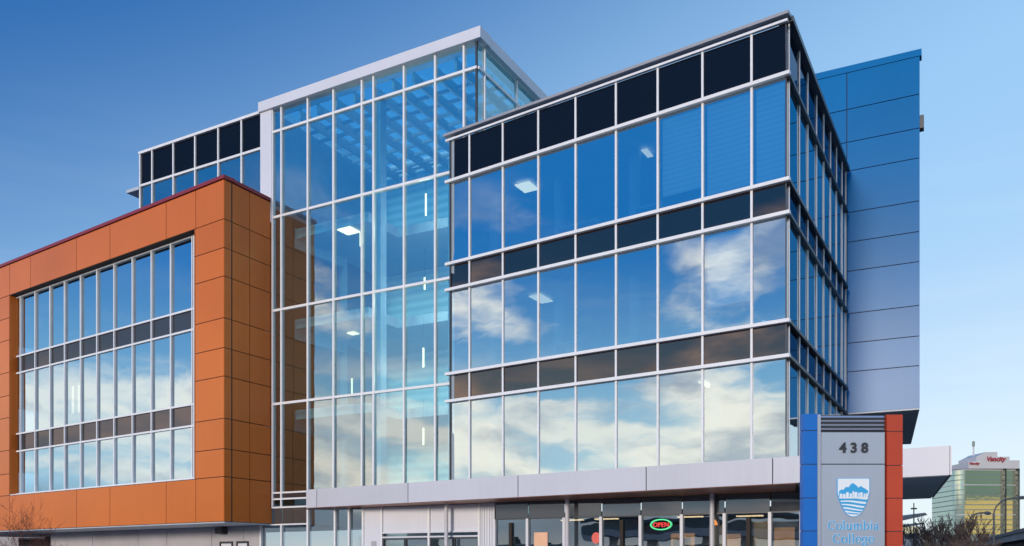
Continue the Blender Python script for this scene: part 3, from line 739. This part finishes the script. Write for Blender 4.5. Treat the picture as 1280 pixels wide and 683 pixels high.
# ------------------------------------------------------------------ monument sign
def sx(u): return (u - 640) * 13 / 1092
def sz(v): return 1.7 + (702 - v) * 13 / 1092
Y = 13.0
sign = thing('monument_sign', 'tall grey pylon sign with blue and red side columns, house number and shield emblem', 'sign', (sx(1067), Y + 0.08, 0))
sblue = principled('sign_blue', (0.006, 0.150, 0.54), 0.4, 0, 0.05, 2); sred = principled('sign_red', (0.52, 0.060, 0.022), 0.45, 0, 0.08, 2)
sgrey = principled('sign_silver', (0.46, 0.51, 0.60), 0.34, 0.3, 0.05, 0.8); sdark = principled('sign_dark_metal', (0.05, 0.055, 0.07), 0.4, 0.3)
def column(u0, u1, seams, mat, name):
    w = MB(); vs = seams
    for a, b in zip(vs, vs[1:]): w.box(sx(u0), sx(u1), Y, Y + 0.16, sz(b) + 0.006, sz(a) - 0.006)
    o = w.build(name, mat, sign)
    MB().box(sx(u0) + 0.012, sx(u1) - 0.012, Y + 0.012, Y + 0.148, 0.05, sz(seams[0]) - 0.012).build('column_core', sdark, o)
    return o
column(1004.2, 1021.6, [517, 538.3, 580.6, 622.8, 664, 706, 748, 790, 832], sblue, 'blue_column')
column(1108.8, 1128.4, [518, 539.5, 582, 623, 664.5, 706, 748, 790, 832], sred, 'red_column')
MB().box(sx(1022.3), sx(1026.6), Y + 0.02, Y + 0.14, 0.05, sz(518)).build('edge_trim', sgrey, sign)
MB().box(sx(1026.6), sx(1108.0), Y + 0.06, Y + 0.15, 0.05, sz(518.5)).build('sign_core', sdark, sign)
for k in range(4):
    v = 519.3 + k * 5.1
    w = MB(); w.hexa([(sx(1027), Y + 0.055, sz(v + 3.2)), (sx(1106), Y + 0.055, sz(v + 3.2)), (sx(1106), Y + 0.055, sz(v + 3.0) + .01), (sx(1027), Y + 0.055, sz(v + 3.0) + .01),
                      (sx(1027), Y - 0.0, sz(v + 3.2) + .005), (sx(1106), Y - 0.0, sz(v + 3.2) + .005), (sx(1106), Y + 0.055, sz(v)), (sx(1027), Y + 0.055, sz(v))])
    w.build('louvre_blade', sgrey, sign)
w = MB(); w.box(sx(1027), sx(1106), Y + 0.005, Y + 0.058, sz(579.8), sz(540.6)); w.build('number_panel', sgrey, sign)
face = MB().box(sx(1027), sx(1106), Y + 0.005, Y + 0.058, 0.1, sz(581)).build('name_panel', sgrey, sign)
for ch, u in (('4', 1053.4), ('3', 1067.0), ('8', 1080.6)):
    text_obj('numeral', ch, 0.205, 0.012, principled('numeral_dark', (0.035, 0.04, 0.05), 0.5), (sx(u), Y - 0.006, sz(565.8)), (1, 0), sign, offset=0.006)
# shield emblem
lblue = principled('emblem_blue', (0.045, 0.40, 0.74), 0.5, 0, 0.03); ewhite = principled('emblem_white', (0.86, 0.90, 0.92), 0.5, 0, 0.02)
cxm, zt, zb, hw = sx(1066.6), sz(598), sz(646.5), (sx(1087.2) - sx(1046)) / 2
H = zt - zb
def shield_bottom(x):                       # lower outline as height for an x offset in -1..1 of half width
    t = abs(x)
    return zb + H * (0.60 * t ** 2.4 + 0.0) if t < 1 else zb + H * 0.60
def shield(sc_, y0, y1, mat, name, dz=0.0):
    pts = [(cxm - hw * sc_, zt + dz), (cxm + hw * sc_, zt + dz)]
    for i in range(0, 25):
        t = 1 - i / 12
        pts.append((cxm + hw * sc_ * t, shield_bottom(t) - dz))
    return MB().vpoly(pts, y0, y1).build(name, mat, emblem if name != 'emblem' else sign)
emblem = shield(1.0, Y - 0.008, Y + 0.005, lblue, 'emblem')
shield(0.955, Y - 0.011, Y - 0.0081, ewhite, 'shield_field', -0.008)
w = MB()
mt = [(-0.88, 0.66), (-0.74, 0.71), (-0.62, 0.70), (-0.45, 0.78), (-0.33, 0.76), (-0.12, 0.86), (0.0, 0.87), (0.08, 0.84), (0.2, 0.80), (0.30, 0.755), (0.44, 0.80), (0.58, 0.755), (0.70, 0.73), (0.88, 0.675)]
pts = [(cxm + hw * x, zb + H * z) for x, z in mt] + [(cxm + hw * 0.88, zb + H * 0.50), (cxm - hw * 0.88, zb + H * 0.50)]
w.vpoly(pts[::-1], Y - 0.014, Y - 0.0111); w.build('mountains', lblue, emblem)
w = MB()
for x0, x1, h in ((-0.84, -0.70, 0.60), (-0.66, -0.50, 0.59), (-0.46, -0.30, 0.635), (-0.24, -0.12, 0.605), (-0.08, 0.02, 0.66), (0.04, 0.22, 0.64), (0.28, 0.36, 0.62), (0.40, 0.54, 0.635), (0.60, 0.72, 0.60), (0.75, 0.86, 0.61)):
    w.box(cxm + hw * x0, cxm + hw * x1, Y - 0.017, Y - 0.0141, zb + H * 0.50, zb + H * h)
w.box(cxm - hw * 0.88, cxm + hw * 0.88, Y - 0.0168, Y - 0.0142, zb + H * 0.475, zb + H * 0.515)
w.build('skyline', ewhite, emblem)
w = MB()
for k, (c, amp, th_) in enumerate(((0.435, 0.022, 0.06), (0.335, 0.03, 0.055), (0.245, 0.036, 0.05), (0.165, 0.03, 0.045), (0.095, 0.02, 0.03))):
    N = 28
    for i in range(N):
        q = []
        for xx in (-0.9 + 1.8 * i / N, -0.9 + 1.8 * (i + 1) / N):
            mid = c + amp * math.sin(xx * 2.3 + 2.4 + k * 0.35)
            lo = max(zb + H * (mid - th_ / 2), shield_bottom(xx) + 0.022); hi = max(zb + H * (mid + th_ / 2), lo + 0.0002)
            q.append((cxm + hw * xx, lo, hi))
        if q[0][2] - q[0][1] < 0.002 and q[1][2] - q[1][1] < 0.002: continue
        w.hexa([(q[0][0], Y - 0.014, q[0][1]), (q[1][0], Y - 0.014, q[1][1]), (q[1][0], Y - 0.0111, q[1][1]), (q[0][0], Y - 0.0111, q[0][1]),
                (q[0][0], Y - 0.014, q[0][2]), (q[1][0], Y - 0.014, q[1][2]), (q[1][0], Y - 0.0111, q[1][2]), (q[0][0], Y - 0.0111, q[0][2])])
w.build('waves', lblue, emblem)
# serif lettering drawn as thick/thin strokes; unit = x-height 1
def arc(cx_, cz_, rx, rz, a0, a1, n=14): return [(cx_ + rx * math.cos(R_(a0 + (a1 - a0) * i / n)), cz_ + rz * math.sin(R_(a0 + (a1 - a0) * i / n))) for i in range(n + 1)]
def vst(x, z0, z1, sl=True, sr=True, top=True, thick=0.17):
    o = [('b', x - thick / 2, x + thick / 2, z0, z1), ('b', x - (0.2 if sl else thick / 2), x + (0.2 if sr else thick / 2), z0, z0 + 0.07)]
    if top: o.append(('b', x - 0.2, x + thick / 2, z1 - 0.07, z1))
    return o
GL = {
 'C': (1.28, [('a', arc(0.68, 0.72, 0.56, 0.70, 48, 312, 22)), ('b', 1.05, 1.12, 0.95, 1.42)]),
 'o': (1.05, [('a', arc(0.52, 0.5, 0.40, 0.46, 0, 360, 24))]),
 'l': (0.58, vst(0.29, 0, 1.5)),
 'u': (1.16, vst(0.28, 0.25, 1.0, False, False)[:1] + [('b', 0.08, 0.36, 0.93, 1.0), ('a', arc(0.54, 0.34, 0.26, 0.30, 180, 360, 12))] + vst(0.86, 0, 1.0, False, True)),
 'm': (1.66, vst(0.28, 0, 1.0) + [('a', arc(0.54, 0.62, 0.27, 0.33, 180, 0, 10)), ('a', arc(1.10, 0.62, 0.27, 0.33, 180, 0, 10))] + vst(0.82, 0, 0.66, top=False) + vst(1.38, 0, 0.66, top=False)),
 'b': (1.12, vst(0.26, 0, 1.5, False, False) + [('a', arc(0.58, 0.5, 0.36, 0.46, -150, 150, 18))]),
 'i': (0.58, vst(0.29, 0, 1.0) + [('b', 0.19, 0.39, 1.22, 1.42)]),
 'a': (1.02, vst(0.70, 0, 0.7, False, True, False) + [('a', arc(0.46, 0.68, 0.25, 0.28, 0, 160, 10)), ('a', arc(0.42, 0.27, 0.27, 0.24, 0, 360, 18))]),
 'e': (1.0, [('a', arc(0.52, 0.5, 0.38, 0.46, 5, 315, 22)), ('b', 0.18, 0.88, 0.50, 0.57)]),
 'g': (1.04, [('a', arc(0.46, 0.64, 0.30, 0.32, 0, 360, 20)), ('a', arc(0.48, -0.16, 0.38, 0.24, 0, 360, 20)), ('b', 0.70, 0.98, 0.88, 0.96), ('b', 0.2, 0.6, 0.08, 0.18)]),
}
def word(txt, ucx, v_base, width, name, grow, mat, y0, y1, parent):
    tot = sum(GL[c][0] for c in txt); k = width / tot; x = sx(ucx) - width / 2; z = sz(v_base); w = MB()
    kz = k * 1.0
    for c in txt:
        w = MB(); adv, prim = GL[c]; lay = 0
        for p in prim:
            lay += 1; e = lay * 0.00006
            if p[0] == 'b':
                w.box(x + p[1] * k - grow, x + p[2] * k + grow, y0 - e, y1, z + p[3] * kz - grow, z + p[4] * kz + grow)
            else:
                pts = p[1]; n = len(pts)
                for i in range(n - 1):
                    (ax, az), (bx, bz_) = pts[i], pts[i + 1]
                    d = Vector((bx - ax, bz_ - az)); ln = d.length or 1
                    nrm = Vector((-d.y, d.x)) / ln
                    th_ = (0.035 + 0.065 * abs(nrm.x)) ; hw_ = th_ * k + grow
                    q = [(x + (ax + s_ * 0) * k + nrm.x * hw_ * s_, z + az * kz + nrm.y * hw_ * s_) for s_ in (-1, 1)]
                    r = [(x + bx * k + nrm.x * hw_ * s_, z + bz_ * kz + nrm.y * hw_ * s_) for s_ in (-1, 1)]
                    w.vpoly([q[0], r[0], r[1], q[1]], y0 - e - (i % 2) * 0.00003, y1)
        x += adv * k; w.build(name, mat, parent)
ltblue = principled('letter_blue', (0.045, 0.38, 0.70), 0.5, 0, 0.03); ltpale = principled('letter_pale_rim', (0.55, 0.72, 0.86), 0.5, 0, 0.03)
for txt, uc, vb, wd in (('Columbia', 1067.0, 662.6, 64), ('College', 1067.0, 679.2, 52)):
    W_ = wd * 13 / 1092
    word(txt, uc, vb, W_, 'letter_rim', 0.0065, ltpale, Y - 0.001, Y + 0.005, face)
    word(txt, uc, vb, W_, 'letter', 0.0, ltblue, Y - 0.006, Y - 0.0015, face)

# ------------------------------------------------------------------ bare trees
bark = principled('dark_bark', (0.055, 0.040, 0.035), 0.9, 0, 0.3, 6); twig = principled('brown_twigs', (0.11, 0.08, 0.07), 0.9, 0, 0.3, 3)
twig_red = principled('reddish_twigs', (0.13, 0.045, 0.03), 0.85, 0, 0.3, 3); grey_twig = principled('grey_twigs', (0.20, 0.17, 0.16), 0.9, 0, 0.2, 3)
def bare_tree(name, label, cat, x, y, h, trunk_h, spread, depth=5, kids=(3, 5), r0=0.07, tw=None, group=None, seed=1, up=0.55, stems=1, twig_r=0.007):
    rnd = random.Random(seed)
    t = thing(name, label, cat, (x, y, 0), group)
    tr = MB(); cr = MB()
    def grow(p, d, ln, r, lv):
        pts = [p]; dd = d.copy(); segs = 3
        for i in range(segs):
            dd = (dd + Vector((rnd.gauss(0, .13), rnd.gauss(0, .13), rnd.gauss(0.05, .08)))).normalized()
            pts.append(pts[-1] + dd * (ln / segs))
        rr = [max(r * (1 - 0.5 * i / segs), twig_r) for i in range(segs + 1)]
        (tr if lv == 0 else cr).tube(pts, rr, 6 if lv == 0 else (4 if lv < 3 else 3), lv == 0)
        if lv >= depth: return
        n = rnd.randint(*kids)
        for k in range(n):
            f = rnd.uniform(0.35, 1.0) if k else 1.0
            idx = min(segs, max(1, int(round(f * segs)))); q = pts[idx]
            a = rnd.uniform(0, 2 * math.pi); side = Vector((math.cos(a), math.sin(a), rnd.uniform(-0.1, 0.5))) * spread
            nd = (dd + side + Vector((0, 0, up * 0.3))).normalized()
            grow(q, nd, ln * rnd.uniform(0.55, 0.80), rr[idx] * 0.62, lv + 1)
    for s_ in range(stems):
        d0 = Vector((rnd.gauss(0, 0.03 if stems == 1 else .3), rnd.gauss(0, 0.03 if stems == 1 else .3), 1)).normalized()
        grow(Vector((x + (rnd.uniform(-.2, .2) if stems > 1 else 0), y, -0.05)), d0, trunk_h, r0, 0)
    # scale to the wanted height
    for mb in (tr, cr):
        pass
    top = max(v[2] for v in cr.v); k = h / top
    for mb in (tr, cr): mb.v = [(x + (v[0] - x) * k, y + (v[1] - y) * k, v[2] * k if v[2] > 0 else v[2]) for v in mb.v]
    tr.build('trunk', bark, t, fix=False); cr.build('crown', tw or twig, t, fix=False)
    return t
bare_tree('bare_tree', 'small leafless street tree with reddish twigs in front of the orange wing', 'tree', -17.0, 31.2, 3.95, 2.3, 0.75, 5, (3, 4), 0.055, twig_red, None, 5, 0.3, 1, 0.005)
gtr = 'bare trees beyond the sign'
for i, (u, Z, h, sd_, st, lab, tw_) in enumerate((
    (1168, 66, 5.4, 11, 3, 'leftmost dense leafless tree right of the red sign column, dark brown', twig),
    (1186, 60, 5.2, 12, 3, 'tallest grey-brown leafless tree left of the far glass tower', twig),
    (1199, 74, 4.6, 13, 3, 'pale grey leafless tree at the left foot of the far glass tower', grey_twig),
    (1212, 58, 3.4, 14, 4, 'low bushy leafless tree below the smaller curved lamp post', twig),
    (1226, 55, 3.1, 15, 4, 'low brown leafless bush beside the elevated rail deck', twig),
    (1176, 52, 3.0, 16, 4, 'low dark leafless bush in front of the dense bare trees', twig),
    (1197, 50, 3.0, 17, 4, 'low dark leafless bush below the pale grey bare tree', twig))):
    x = (u - 640) / 1092 * Z
    bare_tree('bare_tree' if h > 3.5 else 'bare_bush', lab, 'tree' if h > 3.5 else 'bush', x, Z, h, h * 0.32, 0.60 if h > 4 else 0.8, 5, (3, 4), 0.07, tw_, gtr, sd_, 0.9 if h > 4 else 0.4, 3 if h > 4 else 5, 0.012)

# ------------------------------------------------------------------ far glass office tower
Zt = 300.0
def tx(u): return (u - 640) / 1092 * Zt
def tz(v): return 1.7 + (702 - v) * Zt / 1092
ft = thing('office_tower', 'distant green glass office tower with white stepped roof and red lettering', 'building', (tx(1236), Zt + 8, 0))
tg = glass('far_green_glass', (0.10, 0.14, 0.12), (0.66, 0.74, 0.62), 0.72, 0.95, 0.002)
tw_ = principled('far_white_panel', (0.55, 0.54, 0.55), 0.6, 0, 0.05, 0.1); tsp = principled('far_grey_band', (0.22, 0.26, 0.24), 0.5, 0, 0.05, .1)
fp = []
for i in range(9):
    a = R_(180 + 90 * i / 8); fp.append((tx(1208) + math.cos(a) * (tx(1208) - tx(1197)), Zt + 4 + math.sin(a) * 4))
fp += [(tx(1273.5), Zt + 1.0), (tx(1275), Zt + 18), (tx(1200), Zt + 20)]
def shrink(poly, k):
    cx_ = sum(p[0] for p in poly) / len(poly); cy_ = sum(p[1] for p in poly) / len(poly)
    return [(cx_ + (p[0] - cx_) * k, cy_ + (p[1] - cy_) * k) for p in poly]
body = MB().prism(shrink(fp, 0.985), 0, tz(586)).build('tower_wall', principled('far_core', (0.10, 0.12, 0.12), 0.7), ft)
nfl = 13; hz0 = tz(668); hz1 = tz(587)
for k in range(nfl):
    z0 = hz0 + (hz1 - hz0) * k / nfl; z1 = hz0 + (hz1 - hz0) * (k + 1) / nfl
    MB().prism(fp, z0 + 0.02, z1 - 0.30).build('window_band', tg, body)
    MB().prism(shrink(fp, 1.004), z1 - 0.28, z1).build('floor_band', tsp if k not in (3, 9, 12) else tw_, body)
MB().prism(shrink(fp, 1.003), 0, hz0).build('podium', tsp, body)
for u in (1256.0, 1272.6):
    MB().box(tx(u) - 0.25, tx(u) + 0.25, Zt - 0.6, Zt + 1.5, 0, tz(586)).build('vertical_fin', principled('far_dark_fin', (0.02, 0.025, 0.03), 0.5), ft)
for (u0, u1, v0, v1, d) in ((1210.5, 1262, 586, 577.5, 0), (1221, 1262.5, 577.5, 571, 0.3), (1233, 1248, 571, 565, 0.6), (1262, 1275, 586, 575.5, 0.2)):
    MB().box(tx(u0), tx(u1), Zt + d, Zt + 12 + d, tz(v0), tz(v1)).build('penthouse', tw_, ft)
MB().vpoly([(tx(1221), tz(571)), (tx(1233), tz(571)), (tx(1233), tz(565))], Zt + 0.6, Zt + 11).build('penthouse', tw_, ft)
an = MB().tube([(tx(1226.5), Zt + 5, tz(572)), (tx(1226.5), Zt + 5, tz(549))], [0.28, 0.2], 8).build('antenna', tw_, ft)
MB().tube([(tx(1226.5), Zt + 5, tz(556)), (tx(1226.5), Zt + 5, tz(549.5))], 0.45, 8).build('antenna_head', tsp, an)
fred = principled('far_red_letters', (0.40, 0.03, 0.04), 0.5)
text_obj('lettering', 'Vancity', 2.2, 0.1, fred, (tx(1244), Zt - 0.3, tz(576.5)), (1, 0), ft, shear=0.25, offset=0.05)
text_obj('lettering', 'Vancity', 1.15, 0.1, fred, (tx(1217.2), Zt - 0.3, tz(581)), (1, 0), ft, shear=0.25, offset=0.03)

# ------------------------------------------------------------------ curved street lamps
lam = principled('lamp_post_steel', (0.09, 0.10, 0.11), 0.5, 0.3)
def street_lamp(label, up_, ub, Z, v_bend, pts_uv):
    x = lambda u: (u - 640) / 1092 * Z
    z = lambda v: 1.7 + (702 - v) * Z / 1092
    t = thing('street_lamp', label, 'street lamp', (x(up_), Z, 0), 'curved street lamps')
    r = 0.10 * Z / 100
    MB().tube([(x(up_), Z, 0), (x(up_), Z, z(v_bend))], [r * 1.3, r], 8).build('pole', lam, t)
    P = [(x(u), Z, z(v)) for u, v in pts_uv]
    fine = []
    for i in range(len(P) - 1):
        p0 = Vector(P[max(i - 1, 0)]); p1 = Vector(P[i]); p2 = Vector(P[i + 1]); p3 = Vector(P[min(i + 2, len(P) - 1)])
        for k in range(5):
            s_ = k / 5
            fine.append(0.5 * ((2 * p1) + (p2 - p0) * s_ + (2 * p0 - 5 * p1 + 4 * p2 - p3) * s_ ** 2 + (3 * p1 - p0 - 3 * p2 + p3) * s_ ** 3))
    fine.append(Vector(P[-1]))
    MB().tube(fine, r * 0.85, 8).build('arm', lam, t)
    e = fine[-1]; d = (fine[-1] - fine[-4]).normalized()
    w = MB(); w.tube([e - d * 0.1, e + d * 0.15, e + d * 0.6, e + d * 0.9], [r * .9, r * 2.0, r * 2.1, r * .6], 8)
    w.build('lamp_head', lam, t)
street_lamp('taller curved street lamp before the right edge of the far glass tower', 1242.4, 0, 92, 642, [(1242.4, 642), (1244, 636), (1248, 630.5), (1254, 626), (1262, 623.6), (1272, 622.7)])
street_lamp('smaller curved street lamp before the left part of the far glass tower', 1209.3, 0, 120, 657, [(1209.3, 657), (1211.5, 650.5), (1215, 645.8), (1220, 642.6), (1227, 641.3), (1231, 641.4)])

# ------------------------------------------------------------------ elevated rail deck at the right edge
con = principled('weathered_concrete', (0.20, 0.195, 0.19), 0.9, 0, 0.2, 0.3, bump=0.2); dcon = principled('dark_girder', (0.045, 0.045, 0.05), 0.8, 0, 0.2, .3)
p1 = Vector(((1285 - 640) / 1092 * 78, 78)); p2 = Vector(((1205 - 640) / 1092 * 150, 150))
p1 = p1 - (p2 - p1).normalized() * 25
gd = (p2 - p1).normalized(); FGd = Facade(p1, gd)
Lg = (p2 - p1).length
zt_ = 4.75
gy = thing('elevated_rail_deck', 'elevated concrete rail deck with dark girder at the right edge', 'viaduct', (p1.x, p1.y, 0))
w = MB(); FGd.box(w, 0, Lg, -7, 0.0, zt_ - 0.55, zt_ - 0.35); dk = w.build('deck', con, gy)
w = MB(); FGd.box(w, 0, Lg, -0.18, 0.12, zt_ - 0.34, zt_); w.build('parapet', principled('dark_parapet', (0.10, 0.10, 0.105), 0.85, 0, 0.2, .5), gy)
w = MB(); FGd.box(w, 0, Lg, -0.15, 0.04, zt_ - 1.0, zt_ - 0.56); w.build('edge_beam', con, gy)
w = MB(); FGd.box(w, 0, Lg, -5.5, -1.2, zt_ - 2.0, zt_ - 0.56); w.build('girder', dcon, gy)
for t in (6, 28, 50, 72):
    w = MB(); FGd.box(w, t, t + 1.6, -4.3, -2.4, 0, zt_ - 2.0); w.build('pier', con, gy)

# ------------------------------------------------------------------ station roofs and low wall seen between sign and trees
Zs = 105.0
gx = lambda u: (u - 640) / 1092 * Zs
gz = lambda v: 1.7 + (702 - v) * Zs / 1092
st = thing('transit_station', 'far glass station hall with two tilted grey roof wings, right of the pylon sign', 'building', (gx(1128), Zs + 4, 0))
rmat = principled('station_roof_grey', (0.13, 0.15, 0.18), 0.6, 0, 0.1)
for (a, b) in (((1100, 657.5, 651.5), (1159.5, 641.0, 644.0)), ((1100, 664.5, 660.5), (1156, 653.5, 655.0))):
    w = MB(); w.vpoly([(gx(a[0]), gz(a[1])), (gx(b[0]), gz(b[2])), (gx(b[0]) - 0.3, gz(b[1])), (gx(a[0]), gz(a[2]))], Zs, Zs + 7); w.build('roof_wing', rmat, st)
w = MB(); w.box(gx(1100), gx(1153), Zs + 1, Zs + 6, gz(667), gz(658)); w.build('clerestory', glass('station_glass', (.4, .5, .55), (.8, .92, 1), .6, .95), st)
w = MB(); w.box(gx(1100), gx(1152.5), Zs + 0.8, Zs + 6.2, gz(674), gz(667)); w.build('upper_wall', principled('station_grey', (0.16, 0.16, 0.17), .8, 0, .2), st)
w = MB(); w.box(gx(1100), gx(1157), Zs + 0.2, Zs + 6.4, 0, gz(674)); w.build('lower_wall', principled('station_pale', (0.42, 0.41, 0.41), .8, 0, .12, .5), st)
pm = thing('mast_pole', 'slim grey mast with a cross bar beside the station roofs', 'pole', ((1142.3 - 640) / 1092 * 95, 95, 0))
xx = (1142.3 - 640) / 1092 * 95; zz = lambda v: 1.7 + (702 - v) * 95 / 1092
MB().tube([(xx, 95, 0), (xx, 95, zz(629))], [0.11, 0.06], 8).build('pole', lam, pm)
MB().box(xx - 0.30, xx + 0.30, 94.9, 95.1, zz(636) - 0.08, zz(636) + 0.08).build('cross_bar', lam, pm)

# ------------------------------------------------------------------ background seen under the orange wing, far left
Zl = 75.0
lx = lambda u: (u - 640) / 1092 * Zl
lz = lambda v: 1.7 + (702 - v) * Zl / 1092
hs = thing('low_building', 'low pale building with a dark blue window strip, seen under the orange wing', 'building', (lx(0), Zl + 4, 0))
pale = principled('pale_stucco', (0.42, 0.39, 0.38), 0.85, 0, 0.15, .8); palb = principled('pale_blue_cladding', (0.40, 0.50, 0.62), 0.6, 0, .1)
MB().box(lx(-90), lx(68), Zl, Zl + 8, 0, lz(671)).build('lower_wall', pale, hs)
MB().box(lx(-90), lx(63), Zl + 0.1, Zl + 8, lz(671), lz(662)).build('upper_wall', palb, hs)
for (a, b) in ((-60, -30), (-25, 4), (11, 22), (24, 31), (33, 44)):
    MB().box(lx(a), lx(b), Zl - 0.02, Zl + 0.12, lz(670), lz(667)).build('window', principled('dark_blue_pane', (0.012, 0.03, 0.07), 0.1), hs)
Zv = 52.0
vx = lambda u: (u - 640) / 1092 * Zv
vz = lambda v: 1.7 + (702 - v) * Zv / 1092
sh = thing('storage_shed', 'dark box shed with a pale flat top behind the small bare tree', 'shed', (vx(43), Zv + 1, 0))
MB().box(vx(23), vx(57), Zv, Zv + 3, 0, vz(674.6)).build('shed_wall', principled('near_black_wall', (0.022, 0.02, 0.024), .8), sh)
MB().box(vx(24), vx(57.5), Zv - 0.1, Zv + 3.1, vz(674.6), vz(672.6)).build('shed_roof', principled('pale_tarp', (0.50, 0.47, 0.44), .8, 0, .3, 2), sh)
MB().box(vx(57.2), vx(64), Zv - 0.05, Zv + 3, 0, vz(671)).build('side_panel', principled('dark_plum_panel', (0.03, 0.022, 0.03), .8), sh)

# ------------------------------------------------------------------ across the street, behind the viewer: what the glass mirrors
FX = Facade(add2(K0, FK.N, 95.0), A)
wh = [(20, 52, 3.4, 0.34, 'brick'), (58, 90, 3.0, 0.30, 'pale')]
cm = {'brick': (0.20, 0.10, 0.07), 'pale': (0.33, 0.31, 0.28), 'grey': (0.16, 0.18, 0.20)}
for t0, t1, h, c, k in wh:
    o = thing('low_shop_building', 'low %s shop building mirrored in the storefront glass' % k, 'building', FX.at((t0 + t1) / 2, 0, 0))
    w = MB(); FX.box(w, t0, t1, 0, 14, 0, h); wl = w.build('wall', principled('%s_shop_wall' % k, cm[k], .85, 0, .15), o)
    w = MB(); FX.box(w, t0 - .2, t1 + .2, -0.2, 14.2, h, h + 0.3); w.build('roof', M['roof'], o)
    n = int((t1 - t0) / 3.5)
    for i in range(n):
        a = t0 + (i + .15) * (t1 - t0) / n; b = t0 + (i + .85) * (t1 - t0) / n
        w = MB(); FX.box(w, a, b, -0.05, 0.02, 0.9, 3.0); w.build('window', M['glass_wing'], o)
es = thing('elevated_station', 'elevated station with teal glazed side on concrete piers, mirrored in the storefront glass', 'station', FX.at(22, -12, 0))
FE = Facade(add2(K0, FK.N, 83.0), A)
w = MB(); FE.box(w, -20, 36, -7, 0, 5.0, 5.9); w.build('deck', M['concrete'], es)
w = MB(); FE.box(w, -20, 36, -6.8, -0.2, 5.9, 7.1); w.build('glazed_side', principled('teal_station_glass', (0.03, 0.10, 0.14), 0.15, 0, .1), es)
w = MB()
for i in range(28):
    za = 7.5 + 0.35 * math.sin(i * 0.45); zb = 7.5 + 0.35 * math.sin((i + 1) * 0.45); a0, a1 = -20 + i * 2, -18 + i * 2
    q = FE.at
    w.hexa([q(a0, -8, za), q(a1, -8, zb), q(a1, 1, zb), q(a0, 1, za), q(a0, -8, za + .35), q(a1, -8, zb + .35), q(a1, 1, zb + .35), q(a0, 1, za + .35)])
w.build('roof', principled('dark_blue_roof', (0.03, 0.07, 0.11), 0.5, 0, .1), es)
for t in range(-16, 36, 6):
    w = MB(); FE.box(w, t, t + 1.2, -4.2, -2.8, 0, 5.0); w.build('pier', M['concrete'], es)
fol = principled('evergreen_foliage', (0.035, 0.07, 0.03), 0.8, 0, 0.4, 1.5)
for i, (t, h) in enumerate(((44, 4), (50, 5), (56, 4.2), (62, 5.2), (69, 4.6), (77, 5), (-40, 5), (-48, 5.5))):
    p = FX.at(t, 4, 0); rnd = random.Random(50 + i)
    o = thing('evergreen_tree', 'dark evergreen tree mirrored in the lower left glass', 'tree', p, 'evergreen trees across the street')
    MB().tube([(p.x, p.y, 0), (p.x, p.y, h * .9)], [0.22, 0.05], 7).build('trunk', bark, o)
    w = MB()
    for k in range(700):
        f = rnd.random() ** 0.7; zz_ = h * (0.12 + 0.88 * f); rad = (1 - f) * h * 0.24 * rnd.uniform(0.3, 1.1); a = rnd.uniform(0, 6.28)
        c = Vector((p.x + math.cos(a) * rad, p.y + math.sin(a) * rad, zz_)); s_ = rnd.uniform(.25, .55)
        u1 = Vector((rnd.gauss(0, 1), rnd.gauss(0, 1), rnd.gauss(0, .5))).normalized(); u2 = u1.orthogonal().normalized()
        w.face([c - u1 * s_, c + u2 * s_ * .5, c + u1 * s_, c - u2 * s_ * .5])
    w.build('crown', fol, o, fix=False)
